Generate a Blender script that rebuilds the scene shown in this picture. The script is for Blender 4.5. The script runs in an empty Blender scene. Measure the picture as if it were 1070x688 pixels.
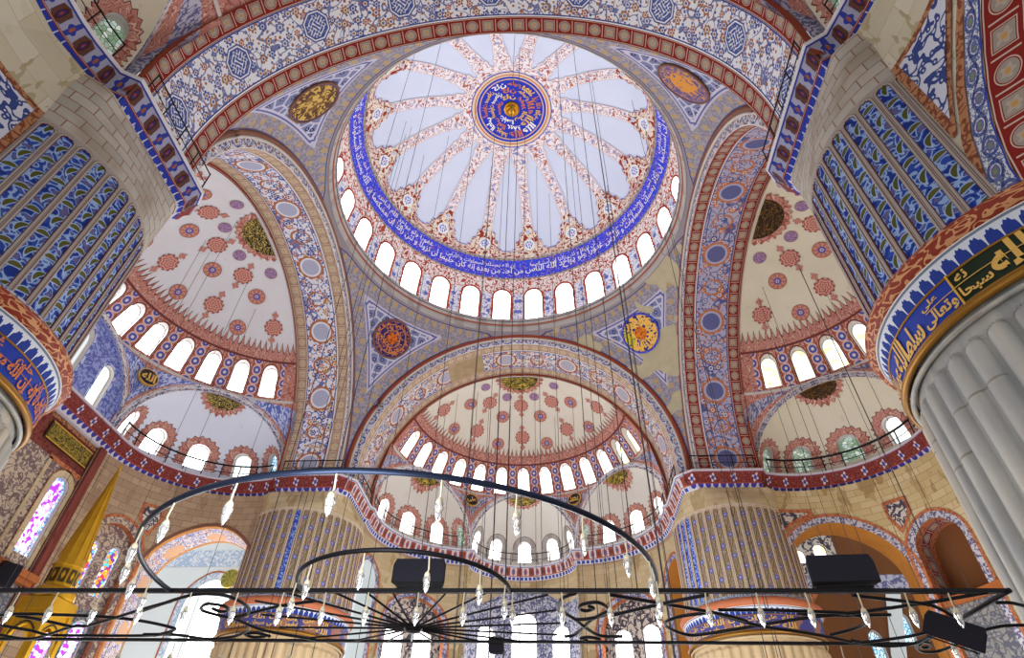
import bpy, math, random
from mathutils import Vector, Matrix
pi = math.pi
sin, cos, sqrt, atan2 = math.sin, math.cos, math.sqrt, math.atan2
rnd = random.Random(7)
scene = bpy.context.scene
COL = scene.collection

# ------------------------------------------------------------------ helpers
def rad(d): return d*pi/180
def lin(a, b, n): return [a+(b-a)*i/n for i in range(n+1)]
def C(r, g, b):
    f = lambda c: (c/255/12.92) if c/255 <= .04045 else ((c/255+.055)/1.055)**2.4
    return (f(r), f(g), f(b), 1.0)

class MB:
    """collects faces with uv and materials, then links them as one mesh"""
    def __init__(s):
        s.v = []; s.f = []; s.mi = []; s.uv = []; s.uv2 = []; s.mats = []; s.sm = []
    def mat(s, m):
        if m not in s.mats: s.mats.append(m)
        return s.mats.index(m)
    def face(s, pts, uvs, m, smooth=False, uv2=None):
        b = len(s.v); s.v.extend(tuple(p) for p in pts)
        s.f.append(tuple(range(b, b+len(pts)))); s.mi.append(s.mat(m))
        s.uv.append([tuple(u) for u in uvs]); s.sm.append(smooth)
        s.uv2.append(uv2 if uv2 else [(0, 0)]*len(pts))
    def grid(s, fn, us, vs, m, uvf=None, smooth=True, uv2f=None):
        b = len(s.v); nv = len(vs); k = s.mat(m)
        for u in us:
            for v in vs: s.v.append(tuple(fn(u, v)))
        for i in range(len(us)-1):
            for j in range(nv-1):
                a = b+i*nv+j
                s.f.append((a, a+nv, a+nv+1, a+1)); s.mi.append(k); s.sm.append(smooth)
                q = [(us[i], vs[j]), (us[i+1], vs[j]), (us[i+1], vs[j+1]), (us[i], vs[j+1])]
                s.uv.append([uvf(*p) if uvf else p for p in q])
                s.uv2.append([uv2f(*p) if uv2f else (0, 0) for p in q])
    def strip(s, A, B, m, smooth=False, w=None, u0=0.0, ulen=None):
        """quads between two polylines; uv u = running length, v = 0..w"""
        u = u0
        for i in range(len(A)-1):
            d = (Vector(A[i+1])-Vector(A[i])).length if ulen is None else ulen
            ww = w if w is not None else (Vector(A[i])-Vector(B[i])).length
            s.face([A[i], A[i+1], B[i+1], B[i]], [(u, 0), (u+d, 0), (u+d, ww), (u, ww)], m, smooth)
            u += d
    def box(s, c, h, m, M=None):
        P = [Vector((c[0]+h[0]*a, c[1]+h[1]*b, c[2]+h[2]*d)) for a in (-1, 1) for b in (-1, 1) for d in (-1, 1)]
        if M: P = [M @ p for p in P]
        for q in ((0, 1, 3, 2), (4, 6, 7, 5), (0, 4, 5, 1), (2, 3, 7, 6), (0, 2, 6, 4), (1, 5, 7, 3)):
            s.face([P[i] for i in q], [(0, 0), (1, 0), (1, 1), (0, 1)], m)
    def tube(s, pts, r, m, n=6, closed=False, smooth=True):
        pts = [Vector(p) for p in pts]; N = len(pts); rings = []
        for i, p in enumerate(pts):
            if closed: t = pts[(i+1) % N]-pts[i-1]
            else: t = pts[min(i+1, N-1)]-pts[max(i-1, 0)]
            t.normalize()
            a = Vector((0, 0, 1)) if abs(t.z) < .9 else Vector((1, 0, 0))
            e1 = t.cross(a).normalized(); e2 = t.cross(e1)
            rr = r[i] if isinstance(r, (list, tuple)) else r
            rings.append([p+e1*rr*cos(2*pi*k/n)+e2*rr*sin(2*pi*k/n) for k in range(n)])
        b = len(s.v); k0 = s.mat(m)
        for R in rings: s.v.extend(tuple(q) for q in R)
        L = 0.0
        for i in range(N if closed else N-1):
            j = (i+1) % N; d = (pts[j]-pts[i]).length
            for k in range(n):
                k2 = (k+1) % n
                s.f.append((b+i*n+k, b+i*n+k2, b+j*n+k2, b+j*n+k)); s.mi.append(k0); s.sm.append(smooth)
                s.uv.append([(L, k/n), (L, (k+1)/n), (L+d, (k+1)/n), (L+d, k/n)]); s.uv2.append([(0, 0)]*4)
            L += d
        if not closed:
            for R in (rings[0], rings[-1]): s.face(R, [(0, 0)]*n, m)
    def lathe(s, prof, c, m, n=24, smooth=True):
        """prof: (r, z) list about the vertical axis through c"""
        mm = m if isinstance(m, list) else [m]*(len(prof)-1)
        for i in range(len(prof)-1):
            (r0, z0_), (r1, z1_) = prof[i], prof[i+1]
            s.grid(lambda u, v, r0=r0, r1=r1, z0_=z0_, z1_=z1_: (c[0]+(r0+(r1-r0)*v)*cos(u), c[1]+(r0+(r1-r0)*v)*sin(u), c[2]+z0_+(z1_-z0_)*v),
                   lin(0, 2*pi, n), [0, 1], mm[i], lambda u, v, r0=r0, z0_=z0_, z1_=z1_, r1=r1: (u*max(r0, r1, .05), z0_+(z1_-z0_)*v), smooth)
    def build(s, name, parent=None):
        me = bpy.data.meshes.new(name); me.from_pydata(s.v, [], s.f)
        for m in s.mats: me.materials.append(m)
        me.polygons.foreach_set('material_index', s.mi)
        me.polygons.foreach_set('use_smooth', s.sm)
        for nm, src in (('UVMap', s.uv), ('Edge', s.uv2)):
            l = me.uv_layers.new(name=nm); flat = []
            for q in src:
                for u in q: flat.extend(u)
            l.data.foreach_set('uv', flat)
        me.update()
        o = bpy.data.objects.new(name, me); COL.objects.link(o)
        if parent is not None: o.parent = parent
        return o

def tag(o, label, cat, group=None, kind=None):
    o['label'] = label; o['category'] = cat
    if group: o['group'] = group
    if kind: o['kind'] = kind
    return o
def empty(name, loc=(0, 0, 0)):
    o = bpy.data.objects.new(name, None); COL.objects.link(o); o.location = loc; return o
def setparent(o, p, keep=True):
    o.parent = p
    if keep: o.matrix_parent_inverse = Matrix.Translation(-Vector(p.location))
def ordinal(n):
    return ['first', 'second', 'third', 'fourth', 'fifth', 'sixth', 'seventh', 'eighth', 'ninth', 'tenth', 'eleventh', 'twelfth', 'thirteenth', 'fourteenth',
            'fifteenth', 'sixteenth', 'seventeenth', 'eighteenth', 'nineteenth', 'twentieth', 'twenty-first', 'twenty-second', 'twenty-third', 'twenty-fourth'][n-1]

# ------------------------------------------------------------------ node compiler
class NTX: nt = None
def _new(t): return NTX.nt.nodes.new(t)
class E:
    def __init__(s, k): s.k = k
    def __add__(a, b): return mth('ADD', a, b)
    __radd__ = __add__
    def __sub__(a, b): return mth('SUBTRACT', a, b)
    def __rsub__(a, b): return mth('SUBTRACT', b, a)
    def __mul__(a, b): return mth('MULTIPLY', a, b)
    __rmul__ = __mul__
    def __truediv__(a, b): return mth('DIVIDE', a, b)
    def __neg__(a): return mth('MULTIPLY', a, -1.0)
    def __lt__(a, b): return mth('LESS_THAN', a, b)
    def __gt__(a, b): return mth('GREATER_THAN', a, b)
def mth(op, *a):
    n = _new('ShaderNodeMath'); n.operation = op
    for i, x in enumerate(a):
        if isinstance(x, E): NTX.nt.links.new(x.k, n.inputs[i])
        else: n.inputs[i].default_value = x
    return E(n.outputs[0])
def ab(a): return mth('ABSOLUTE', a)
def mx(a, b): return mth('MAXIMUM', a, b)
def mn(a, b): return mth('MINIMUM', a, b)
def sn(a): return mth('SINE', a)
def hyp(a, b): return mth('SQRT', a*a+b*b)
def at2(a, b): return mth('ARCTAN2', a, b)
def fl(a): return mth('FLOOR', a)
def rep(u, p):
    """repeat to -1..1 over period p"""
    return (mth('FRACT', u/p)-.5)*2.0
def par(u, p): return mth('FRACT', fl(u/p)*.5) > .25      # 0 / 1 on alternate cells
def inr(a, lo, hi): return (a > lo)*(a < hi)
def mixc(f, a, b):
    n = _new('ShaderNodeMix'); n.data_type = 'RGBA'
    for i, x in ((0, f), (6, a), (7, b)):
        if isinstance(x, E): NTX.nt.links.new(x.k, n.inputs[i])
        elif isinstance(x, (int, float)): n.inputs[i].default_value = x
        else: n.inputs[i].default_value = x
    return E(n.outputs[2])
def layers(base, *ls):
    for m, c in ls: base = mixc(m, base, c)
    return base
def UV(name='UVMap'):
    n = _new('ShaderNodeUVMap'); n.uv_map = name
    s = _new('ShaderNodeSeparateXYZ'); NTX.nt.links.new(n.outputs[0], s.inputs[0])
    return E(s.outputs[0]), E(s.outputs[1])
def OBJ():
    n = _new('ShaderNodeTexCoord'); s = _new('ShaderNodeSeparateXYZ'); NTX.nt.links.new(n.outputs['Object'], s.inputs[0])
    return E(s.outputs[0]), E(s.outputs[1]), E(s.outputs[2])
def vec(x, y, z=0.0):
    n = _new('ShaderNodeCombineXYZ')
    for i, q in enumerate((x, y, z)):
        if isinstance(q, E): NTX.nt.links.new(q.k, n.inputs[i])
        else: n.inputs[i].default_value = q
    return E(n.outputs[0])
def noise(x, y, sc, det=1.0, z=0.0, dist=0.0):
    n = _new('ShaderNodeTexNoise'); NTX.nt.links.new(vec(x, y, z).k, n.inputs['Vector'])
    n.inputs['Scale'].default_value = sc; n.inputs['Detail'].default_value = det; n.inputs['Distortion'].default_value = dist
    return E(n.outputs['Fac'])
def vor(x, y, sc, rand=1.0, feat='F1'):
    n = _new('ShaderNodeTexVoronoi'); n.voronoi_dimensions = '2D'; n.feature = feat
    NTX.nt.links.new(vec(x, y).k, n.inputs['Vector']); n.inputs['Scale'].default_value = sc; n.inputs['Randomness'].default_value = rand
    if feat == 'DISTANCE_TO_EDGE': return E(n.outputs['Distance'])
    s = _new('ShaderNodeSeparateColor'); NTX.nt.links.new(n.outputs['Color'], s.inputs[0])
    p = _new('ShaderNodeSeparateXYZ'); NTX.nt.links.new(n.outputs['Position'], p.inputs[0])
    return E(n.outputs['Distance']), E(s.outputs[0]), E(s.outputs[1]), E(p.outputs[0]), E(p.outputs[1])
def ramp(f, cols):
    n = _new('ShaderNodeValToRGB'); n.color_ramp.interpolation = 'CONSTANT'; el = n.color_ramp.elements
    while len(el) > 1: el.remove(el[-1])
    el[0].position = 0; el[0].color = cols[0]
    for i, c in enumerate(cols[1:]):
        e = el.new((i+1)/len(cols)); e.color = c
    NTX.nt.links.new(f.k, n.inputs[0]); return E(n.outputs[0])
def brick(x, y, sc, c1, c2, mo, w=.6, h=.3, ms=.012, off=.5):
    n = _new('ShaderNodeTexBrick'); NTX.nt.links.new(vec(x, y).k, n.inputs['Vector'])
    n.inputs['Color1'].default_value = c1; n.inputs['Color2'].default_value = c2; n.inputs['Mortar'].default_value = mo
    n.inputs['Scale'].default_value = sc; n.inputs['Mortar Size'].default_value = ms; n.inputs['Brick Width'].default_value = w; n.inputs['Row Height'].default_value = h
    n.offset = off
    return E(n.outputs['Color'])
def mk(name, fn, rough=.85, metal=0.0, emit=None, spec=.25, alpha=None):
    m = bpy.data.materials.new(name); m.use_nodes = True; nt = m.node_tree; NTX.nt = nt
    b = nt.nodes['Principled BSDF']; b.inputs['Roughness'].default_value = rough; b.inputs['Metallic'].default_value = metal
    b.inputs['Specular IOR Level'].default_value = spec
    c = fn() if callable(fn) else fn
    if isinstance(c, E): nt.links.new(c.k, b.inputs['Base Color'])
    else: b.inputs['Base Color'].default_value = c
    if emit:
        if isinstance(c, E): nt.links.new(c.k, b.inputs['Emission Color'])
        else: b.inputs['Emission Color'].default_value = c
        b.inputs['Emission Strength'].default_value = emit
    return m
# ------------------------------------------------------------------ materials
WHITE = C(236, 238, 240); PLAST = C(236, 232, 226); CREAM = C(226, 214, 190); BLUE = C(52, 72, 150); DBLUE = C(30, 40, 110)
RED = C(150, 44, 30); DRED = C(92, 26, 24); ORANGE = C(196, 112, 62); OCHRE = C(186, 150, 78); LILAC = C(158, 160, 196); GREY = C(150, 146, 146)
OLIVE = C(92, 92, 42); BROWN = C(96, 62, 48); DARK = C(24, 20, 26)

def flowers(x, y, base, pal, sc, r=.36, stem=None, sw=.022, inner=WHITE, second=True):
    """flower heads, small buds and thin stems scattered over a tile ground"""
    out = base
    if stem:
        n = noise(x, y, sc*.8, 0.0, 3.1)
        out = mixc(ab(n-.5) < sw, out, stem)
        n = noise(x, y, sc*1.1, 0.0, 9.7)
        out = mixc(ab(n-.47) < sw, out, stem)
    if second:
        d, c1, c2, px, py = vor(x+7.3, y+2.1, sc*2.3)
        out = mixc(d < (.13+.16*c2), out, ramp(c1, pal))
    d, c1, c2, px, py = vor(x, y, sc, .85)
    X = x*sc-px*sc; Y = y*sc-py*sc
    a = at2(Y, X)
    k = r*(.62+.38*c2)
    rr = k*(1.0+.22*sn(a*6.0))
    out = mixc(d < rr, out, ramp(c1, pal))
    out = mixc(d < k*.55, out, inner)
    out = mixc(d < k*.36, out, ramp(c2, pal))
    return out
def scroll(x, y, ground, line, sc, w=.05, det=0.0):
    n = noise(x, y, sc, det, 1.7, .6)
    out = mixc(ab(n-.5) < w, ground, line)
    d, c1, c2, px, py = vor(x, y, sc*.55)
    return mixc(d < .17, out, line)
def chainband(w, base, ring, fill, dot, edge, p=.78):
    def f():
        x, y = UV(); Y = (y/w-.5)*2.0; X = rep(x, p); q = par(x, p)
        bx = mx(ab(X)*1.35, ab(Y)*1.5); ci = hyp(X*1.25, Y*1.45)
        d = bx*(1.0-q)+ci*q
        d = d*1.12
        out = base
        out = mixc(d < 1.04, out, ring); out = mixc(d < .95, out, base); out = mixc(d < .86, out, fill)
        out = mixc(d < .5+.12*sn(at2(Y, X)*5.0), out, mixc(.45, fill, ring)); out = mixc(d < .24, out, dot)
        out = mixc((ab(X) > .95)*(ab(Y) < .7), out, ring)
        out = mixc(ab(Y) > .82, out, base); out = mixc(inr(ab(Y), .86, .93), out, ring); out = mixc(ab(Y) > .94, out, edge)
        return out
    return f
def loopband(w, base, c1, c2, p=1.1):
    def f():
        x, y = UV(); Y = (y/w-.5)*2.0; X = rep(x, p); q = par(x, p)
        d = hyp(X*1.05, Y*1.1)
        cc = mixc(q, c1, c2)
        out = base
        out = mixc(inr(d, .55, .95), out, cc)
        out = mixc(ab(sn(x*pi/p)*.55-Y) < .14, out, c1)
        out = mixc(d < .35, out, mixc(q, c2, c1))
        out = mixc(ab(noise(x, y, 5.0)-.5) < .03, out, WHITE)
        return mixc(ab(Y) > .9, out, WHITE)
    return f
PAL = [ORANGE, BLUE, C(176, 92, 58), C(86, 100, 168), OCHRE, C(70, 84, 150)]
PALC = [C(180, 100, 58), C(96, 104, 160), C(150, 84, 56), C(112, 120, 176)]
def soffit(base, pal, disc, ringc, stem, period=2.75, octo=False, sc=1.9):
    def f():
        x, y = UV(); y = y-1.15
        out = flowers(x, y, base, pal, sc, .37, stem)
        X = rep(x, period)*period*.5
        if octo:
            a, b = ab(X), ab(y); d = mx(mx(a, b), (a+b)*.7071)
            n2 = sn(X*15.0+2.0*sn(y*11.0))*sn(y*15.0+2.0*sn(X*11.0))
            out = layers(out, (d < .66, C(70, 92, 160)), (d < .6, WHITE), (d < .54, C(60, 84, 156)), (d < .49, C(76, 98, 166)))
            out = mixc((d < .47)*(ab(n2) < .24), out, WHITE)
        else:
            d = hyp(X*1.0, y)
            X2 = rep(x+period*.5, period)*period*.5; d2 = hyp(X2*1.2, y)
            dots = sn(at2(y, X)*11.0)*.05
            out = layers(out, (d < .9+dots, ringc), (d < .74, base), (d < .6, disc))
            out = mixc(inr(d2, .55, .68+dots), out, ringc)
        return layers(out, (ab(y) > 1.09, WHITE), (inr(ab(y), 1.03, 1.09), BLUE))
    return f

M = {}
def setup_materials():
    # central dome
    M['dome_white'] = mk('dome_plaster', lambda: mixc(noise(*OBJ()[:2], .35, 2.0), C(206, 216, 236), C(218, 226, 242)))
    def redcurl():
        x, y = UV(); n = noise(x, y, 2.6, 0.0, 0.0, .8)
        return layers(C(152, 56, 40), (ab(n-.5) < .08, C(234, 222, 200)), (ab(n-.64) < .03, WHITE))
    M['red_curl'] = mk('red_curl_border', redcurl)
    def rib():
        x, y = UV(); n = noise(x, y, 3.6, 0.0, 0.0, .5)
        o = layers(C(236, 232, 234), (ab(n-.52) < .045, C(178, 104, 88)), (n > .67, C(136, 140, 190)))
        return mixc(ab(y) > .34, o, mixc(ab(y) > .4, C(236, 226, 220), C(172, 150, 190)))
    M['rib'] = mk('rib_scroll', rib)
    M['lilac_line'] = mk('lilac_line', C(142, 146, 204))
    def band():
        x, y = UV(); n = noise(x, y, 3.0, 0.0, 0.0, .3)
        return layers(C(46, 72, 222), (ab(n-.5) < .016, C(196, 132, 128)), (vor(x, y, 2.2)[0] < .07, WHITE))
    M['band_blue'] = mk('inscription_blue', band)
    M['band_white'] = mk('lettering_white', C(246, 244, 240))
    M['trim_grey'] = mk('grey_gold_trim', lambda: mixc(par(UV()[0], .25), C(176, 160, 134), C(140, 130, 122)))
    def drum():
        x, y = UV(); X = rep(x, 12.857/180*pi*12.4)
        n = noise(x, y, 2.6, 0.0, 0.0, .7)
        o = layers(C(238, 228, 222), (ab(n-.5) < .055, C(176, 74, 50)), (vor(x, y, 1.9)[0] < .16, C(176, 74, 50)))
        nb = noise(x, y, 3.2, 0.0, 5.0, .7)
        col = layers(C(236, 236, 242), (ab(nb-.5) < .05, C(130, 140, 196)), (hyp(rep(x, .8)*.4, rep(y, 1.15)*.575) < .2, C(104, 116, 196)))
        return mixc((ab(X) > .74)*(y < 12.4*rad(11.5)), o, col)
    M['drum'] = mk('drum_scroll', drum)
    M['win_red'] = mk('window_red_line', C(170, 62, 40))
    def rosette():
        x, y = UV(); d = hyp(x, y); a = at2(y, x)
        n = noise(x, y, 3.0, 0.0)
        return layers(C(60, 80, 190), (ab(n-.5) < .09, WHITE), (d > .8, WHITE), (d < .3+.1*sn(a*5.0), C(240, 236, 230)), (d < .16, C(60, 80, 190)))
    M['rosette'] = mk('blue_rosette', rosette)
    def medal():
        x, y = UV(); n = noise(x, y, 1.3, 0.0, 2.0, 1.2); r = hyp(x, y)
        return layers(C(36, 56, 186), (inr(r, 2.62, 2.72), C(214, 176, 120)), (inr(r, 2.9, 3.3), C(226, 200, 166)), (inr(r, 3.02, 3.1), C(176, 90, 50)))
    M['medal'] = mk('medallion_blue', medal)
    M['gold'] = mk('gold_leaf', lambda: mixc(noise(*OBJ()[:2], 3.0, 2.0), C(206, 150, 44), C(238, 194, 92)), .38, .55)
    M['gold_text'] = mk('gold_lettering', C(222, 178, 92), .5, .2)
    M['orange_text'] = mk('orange_lettering', C(206, 120, 62), .6)
    M['boss'] = mk('brass_boss', C(196, 140, 34), .3, .8)
    M['ledge'] = mk('ledge_stone', lambda: layers(C(176, 170, 166), (noise(*OBJ()[:2], 1.2, 3.0) > .55, C(158, 150, 146)), (inr(UV()[1], .62, .74), C(160, 84, 52)), (inr(UV()[1], .98, 1.04), C(70, 64, 80))))
    # pendentives
    def pend(warm):
        def f():
            x, y = UV(); d, s = UV('Edge')
            dd, c1, c2, px, py = vor(x, y, 1.55, .75)
            e = vor(x, y, 1.55, .75, 'DISTANCE_TO_EDGE')
            inner = layers(C(196, 196, 214), (e > .09, C(120, 126, 168)), (dd < .2, mixc(c1, DBLUE, C(72, 84, 132))), (e > .0, None) if False else (dd < .07, C(190, 180, 190)))
            d2 = vor(x, y, 1.35, .12)[0]
            n = noise(x, y, 4.0, 1.0)
            bord = layers(C(136, 132, 148), (ab(n-.5) < .05, C(166, 160, 168)), (d2 < .26, C(180, 156, 120)))
            o = mixc(d < 1.25, inner, bord)
            o = layers(o, (inr(d, 1.25, 1.36), C(190, 188, 210)), (inr(d, 1.36, 1.46), C(96, 98, 156)), (inr(d, 1.46, 1.6), C(200, 198, 214)), (d < .22, C(150, 142, 150)), (inr(d, .22, .3), C(88, 84, 130)))
            if warm:
                ms = noise(x, y, .32, 2.0, 4.4)
                o = mixc((ms > .53)*(d > .1), o, mixc(noise(x, y, 1.5, 3.0), C(200, 190, 156), C(170, 160, 136)))
            return o
        return f
    M['pend'] = mk('pendentive_tile', pend(False)); M['pend_warm'] = mk('pendentive_worn', pend(True))
    M['mould'] = mk('arch_moulding', lambda: mixc(noise(*OBJ()[1:], .8, 2.0), C(150, 104, 80), C(112, 74, 62)))
    M['mould_red'] = mk('arch_moulding_red', C(150, 70, 48))
    M['mould_white'] = mk('arch_moulding_pale', C(206, 198, 192))
    # arches
    M['loop'] = mk('loop_band', loopband(.74, C(200, 192, 190), C(88, 94, 150), C(140, 96, 66)))
    M['loop_blue'] = mk('loop_band_blue', loopband(.74, C(206, 204, 212), C(70, 86, 160), C(150, 108, 84), .9))
    def leafband():
        x, y = UV(); w = .48; Y = (y/w-.5)*2.0; X = rep(x, .62); q = par(x, .62)*2.0-1.0
        d = hyp(X*1.1, (Y-q*.15)*1.2)
        wv = ab(sn(x*pi/.62)*.5-Y)
        o = layers(C(206, 208, 212), (inr(d, .62, .95), C(64, 78, 140)), (d < .5, C(112, 92, 140)), (d < .28, C(120, 140, 80)), (wv < .14, C(52, 62, 120)), (ab(noise(x, y, 9.0)-.5) < .05, C(96, 110, 150)))
        return layers(o, (Y < -.86, C(40, 60, 170)), (Y > .88, C(120, 120, 150)))
    M['leaf_band'] = mk('leaf_scroll_band', leafband)
    M['chain_red'] = mk('chain_band_red', chainband(.8, C(136, 34, 28), C(206, 186, 168), C(160, 148, 136), C(196, 150, 84), C(116, 28, 26)))
    M['chain_beige'] = mk('chain_band_beige', chainband(.8, C(166, 134, 112), C(222, 206, 186), C(194, 174, 146), C(180, 140, 92), C(200, 184, 168)))
    M['sof_near'] = mk('near_arch_tiles', soffit(C(236, 238, 244), [C(168, 104, 80), C(76, 92, 160), C(166, 118, 80), C(110, 120, 176)], WHITE, BLUE, C(120, 130, 176), 4.3, True, 1.75))
    M['sof_left'] = mk('left_arch_tiles', soffit(C(226, 226, 236), PAL, C(176, 180, 206), C(176, 110, 70), C(110, 120, 176), 4.9, False, 1.4))
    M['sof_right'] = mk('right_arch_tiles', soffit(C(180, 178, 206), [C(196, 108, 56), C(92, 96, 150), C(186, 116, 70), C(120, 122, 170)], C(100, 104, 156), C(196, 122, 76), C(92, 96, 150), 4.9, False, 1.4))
    def sofar():
        o = soffit(C(216, 210, 206), PAL, C(176, 172, 190), C(170, 96, 60), C(110, 116, 160), 5.2, False, 1.5)()
        x, y = UV(); ms = noise(x, y, .22, 1.0, 2.6)
        return mixc(inr(x, 13.3, 16.3), o, mixc(noise(x, y, 1.6, 3.0), C(196, 172, 134), C(140, 118, 92)))
    M['sof_far'] = mk('far_arch_tiles', sofar)
    # half domes
    def plaster(a, b):
        def f():
            x, y, z = OBJ(); n = noise(x, y, .5, 3.0); n2 = noise(x*3.0, y*3.0, .9, 2.0)
            return mixc((n2 > .7)*.35, mixc(n, a, b), C(200, 190, 170))
        return f
    M['hd_far'] = mk('half_dome_plaster', plaster(C(232, 228, 216), C(220, 212, 196)))
    M['hd_left'] = mk('half_dome_plaster_pale', plaster(C(226, 228, 234), C(216, 214, 216)))
    M['hd_right'] = mk('half_dome_plaster_cream', plaster(C(234, 228, 208), C(214, 206, 182)))
    M['ex_left'] = mk('niche_plaster_blue', plaster(C(226, 232, 246), C(216, 222, 238)))
    M['ex_right'] = mk('niche_plaster_cream', plaster(C(232, 226, 208), C(214, 204, 180)))
    M['ex_far'] = mk('niche_plaster_grey', plaster(C(224, 222, 216), C(210, 204, 194)))
    def crest():
        x, y = UV(); n = noise(x, y, 4.0, 0.0, 0.0, .6)
        return layers(C(194, 134, 120), (ab(n-.5) < .05, C(160, 92, 82)), (ab(n-.62) < .03, C(220, 192, 178)))
    M['crest'] = mk('pink_crest', crest)
    M['crest_line'] = mk('crest_outline', C(120, 60, 58))
    def hpier():
        x, y = UV(); p = 12.4/180*pi*10.0; X = rep(x-5.0*pi, p)*p*.5; Y = rep(y, .62)
        n = noise(x, y, 4.0, 0.0, 0.0, .5)
        o = layers(C(186, 112, 96), (ab(n-.5) < .06, C(216, 178, 160)))
        d = hyp(X*2.6, Y*.9)
        o2 = layers(C(190, 110, 88), (d < .95, C(222, 190, 180)), (d < .68, C(86, 92, 176)), (d < .28, C(226, 214, 214)))
        return layers(mixc(ab(X) < .36, o, o2), (inr(ab(X), .34, .4), C(140, 56, 44)))
    M['hd_pier'] = mk('window_pier_red', hpier)
    def fdisc():
        x, y = UV(); d = hyp(x, y); a = at2(y, x)
        return layers(C(202, 146, 128), (inr(d, .42, .86)*(sn(a*9.0) > .1), C(182, 114, 98)), (d > .9, C(164, 86, 72)), (d < .42, C(96, 92, 170)), (d < .2, C(224, 200, 196)), (d < .1, C(70, 66, 150)))
    M['fdisc'] = mk('flower_disc', fdisc)
    def sdisc():
        x, y = UV(); d = hyp(x, y); n = noise(x, y, 3.0)
        return layers(C(112, 88, 150), (ab(n-.5) < .08, C(176, 140, 170)), (d > .85, C(150, 110, 130)))
    M['sdisc'] = mk('violet_disc', sdisc)
    def ornate():
        x, y = UV(); d = hyp(x, y); a = at2(y, x)
        w = ab(d*8.0-sn(a*6.0)*1.3)
        n = sn(d*20.0+sn(a*6.0)*2.0)
        return layers(C(180, 104, 94), (n > .35, C(218, 172, 156)), (d > .93, C(150, 76, 70)))
    M['ornate'] = mk('ornate_roundel', ornate)
    def greengold():
        x, y = UV(); n = noise(x*1.0, y*2.2, 3.2, 0.0, 0.0, 1.4)
        return layers(C(52, 48, 16), (ab(n-.5) < .05, C(196, 168, 62)), (ab(n-.66) < .02, C(180, 150, 60)))
    M['greengold'] = mk('green_gold_script', greengold, .6)
    def blackgold():
        x, y = UV(); n = noise(x*1.0, y*2.0, 6.5, 0.0, 3.0, 1.6)
        return layers(C(20, 16, 12), (ab(n-.5) < .045, C(224, 196, 100)))
    M['blackgold'] = mk('black_gold_script', blackgold, .6)
    def browngold():
        x, y = UV(); n = noise(x*1.0, y*2.0, 3.4, 0.0, 3.0, 1.6)
        return layers(C(46, 30, 14), (ab(n-.5) < .05, C(120, 84, 34)))
    M['browngold'] = mk('brown_gold_script', browngold, .6)
    # cornice
    def corn(dark):
        def f():
            x, y = UV(); y = y-.3; X = rep(x, .5); q = par(x, .5)
            X2 = rep(x, .3)
            bx = mx(ab(X)*1.25, ab(y-.72)*3.1)
            fy = (y-.72)*2.2; d = hyp(X*1.6, fy); ar = at2(fy, X)
            hexa = layers(C(150, 150, 176), (mx(ab(X)*1.12, ab(y-.72)*2.9+ab(X)*.3) < 1.0, C(92, 58, 48)), (d < .62, C(74, 26, 28)), (d < .42, C(48, 44, 100)), (d < .2, C(150, 60, 44)))
            flo = layers(C(156, 156, 180), (d < .8+.22*sn(ar*4.0+.8), C(46, 60, 150)), (d < .3, C(150, 84, 60)))
            o = mixc(q, hexa, flo)
            pet = layers(C(190, 194, 208), (hyp(X2*.9, (y-.3)*3.6) < .85+.12*sn(x*60.0), C(40, 58, 160)))
            o = mixc(y < .34, o, pet)
            o = layers(o, (inr(y, .34, .42), C(132, 44, 32)), (inr(y, .38, .395), C(200, 180, 160)), (y < .0, C(150, 110, 96)), (inr(y, 1.08, 1.14), C(50, 62, 150)), (y > 1.14, C(216, 214, 218)))
            return o
        return f
    M['corn'] = mk('cornice_paint', corn(False))
    def corn_far():
        x, y = UV(); y = y-.3; X = rep(x, .55); q = par(x, .55); X2 = rep(x, .36)
        bx = mx(ab(X)*1.1, ab(y-.72)*2.9)
        o = layers(C(206, 200, 204), ((bx < .95)*(1.0-q), C(150, 70, 54)), ((hyp(X*1.4, (y-.72)*2.8) < .8)*q, C(176, 100, 84)), (hyp(X*1.6, (y-.72)*2.8) < .42, mixc(q, C(90, 60, 60), C(80, 90, 160))))
        o = mixc(y < .34, o, layers(C(214, 214, 224), (mx(ab(X2)*1.5, ab(y-.17)*8.0) < 1.0, C(66, 78, 160))))
        return layers(o, (y < .0, C(176, 150, 136)), (inr(y, .34, .42), C(176, 104, 88)), (inr(y, 1.08, 1.14), C(96, 104, 170)), (y > 1.14, C(214, 212, 216)))
    M['corn_far'] = mk('cornice_far', corn_far)
    def corn_red():
        x, y = UV(); y = y-.3; X = rep(x, .62); q = par(x, .62); X2 = rep(x, .46); fy = (y-.72)*2.4; d = hyp(X*1.2, fy); ar = at2(fy, X)
        n = noise(x, y, 5.0, 0.0)
        o = layers(C(118, 44, 40), (ab(n-.5) < .03, C(150, 84, 76)), (q*(d < .55+.2*sn(ar*4.0)), C(206, 200, 214)), (q*(d < .34), C(70, 70, 150)))
        o = mixc(y < .34, o, layers(C(202, 196, 206), (hyp(X2, (y-.34)*3.0) < .8, C(64, 60, 150))))
        return layers(o, (inr(y, .34, .4), C(150, 66, 50)), (inr(y, 1.1, 1.15), C(150, 120, 150)), (y > 1.15, C(196, 190, 196)))
    M['corn_red'] = mk('cornice_red', corn_red)
    # walls
    def stone(a, b, mo, sc=1.0, stain=C(120, 96, 60), st=.58):
        def f():
            x, y = UV(); c = brick(x, y, 1.0, a, b, mo, .95/sc, .42/sc, .012)
            n = noise(x, y, .7, 4.0); n2 = noise(x*1.0, y*.35, 1.3, 3.0, 6.0)
            c = mixc((n2 > st)*.55, c, stain)
            return mixc((n > .56)*.35, c, b)
        return f
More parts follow.
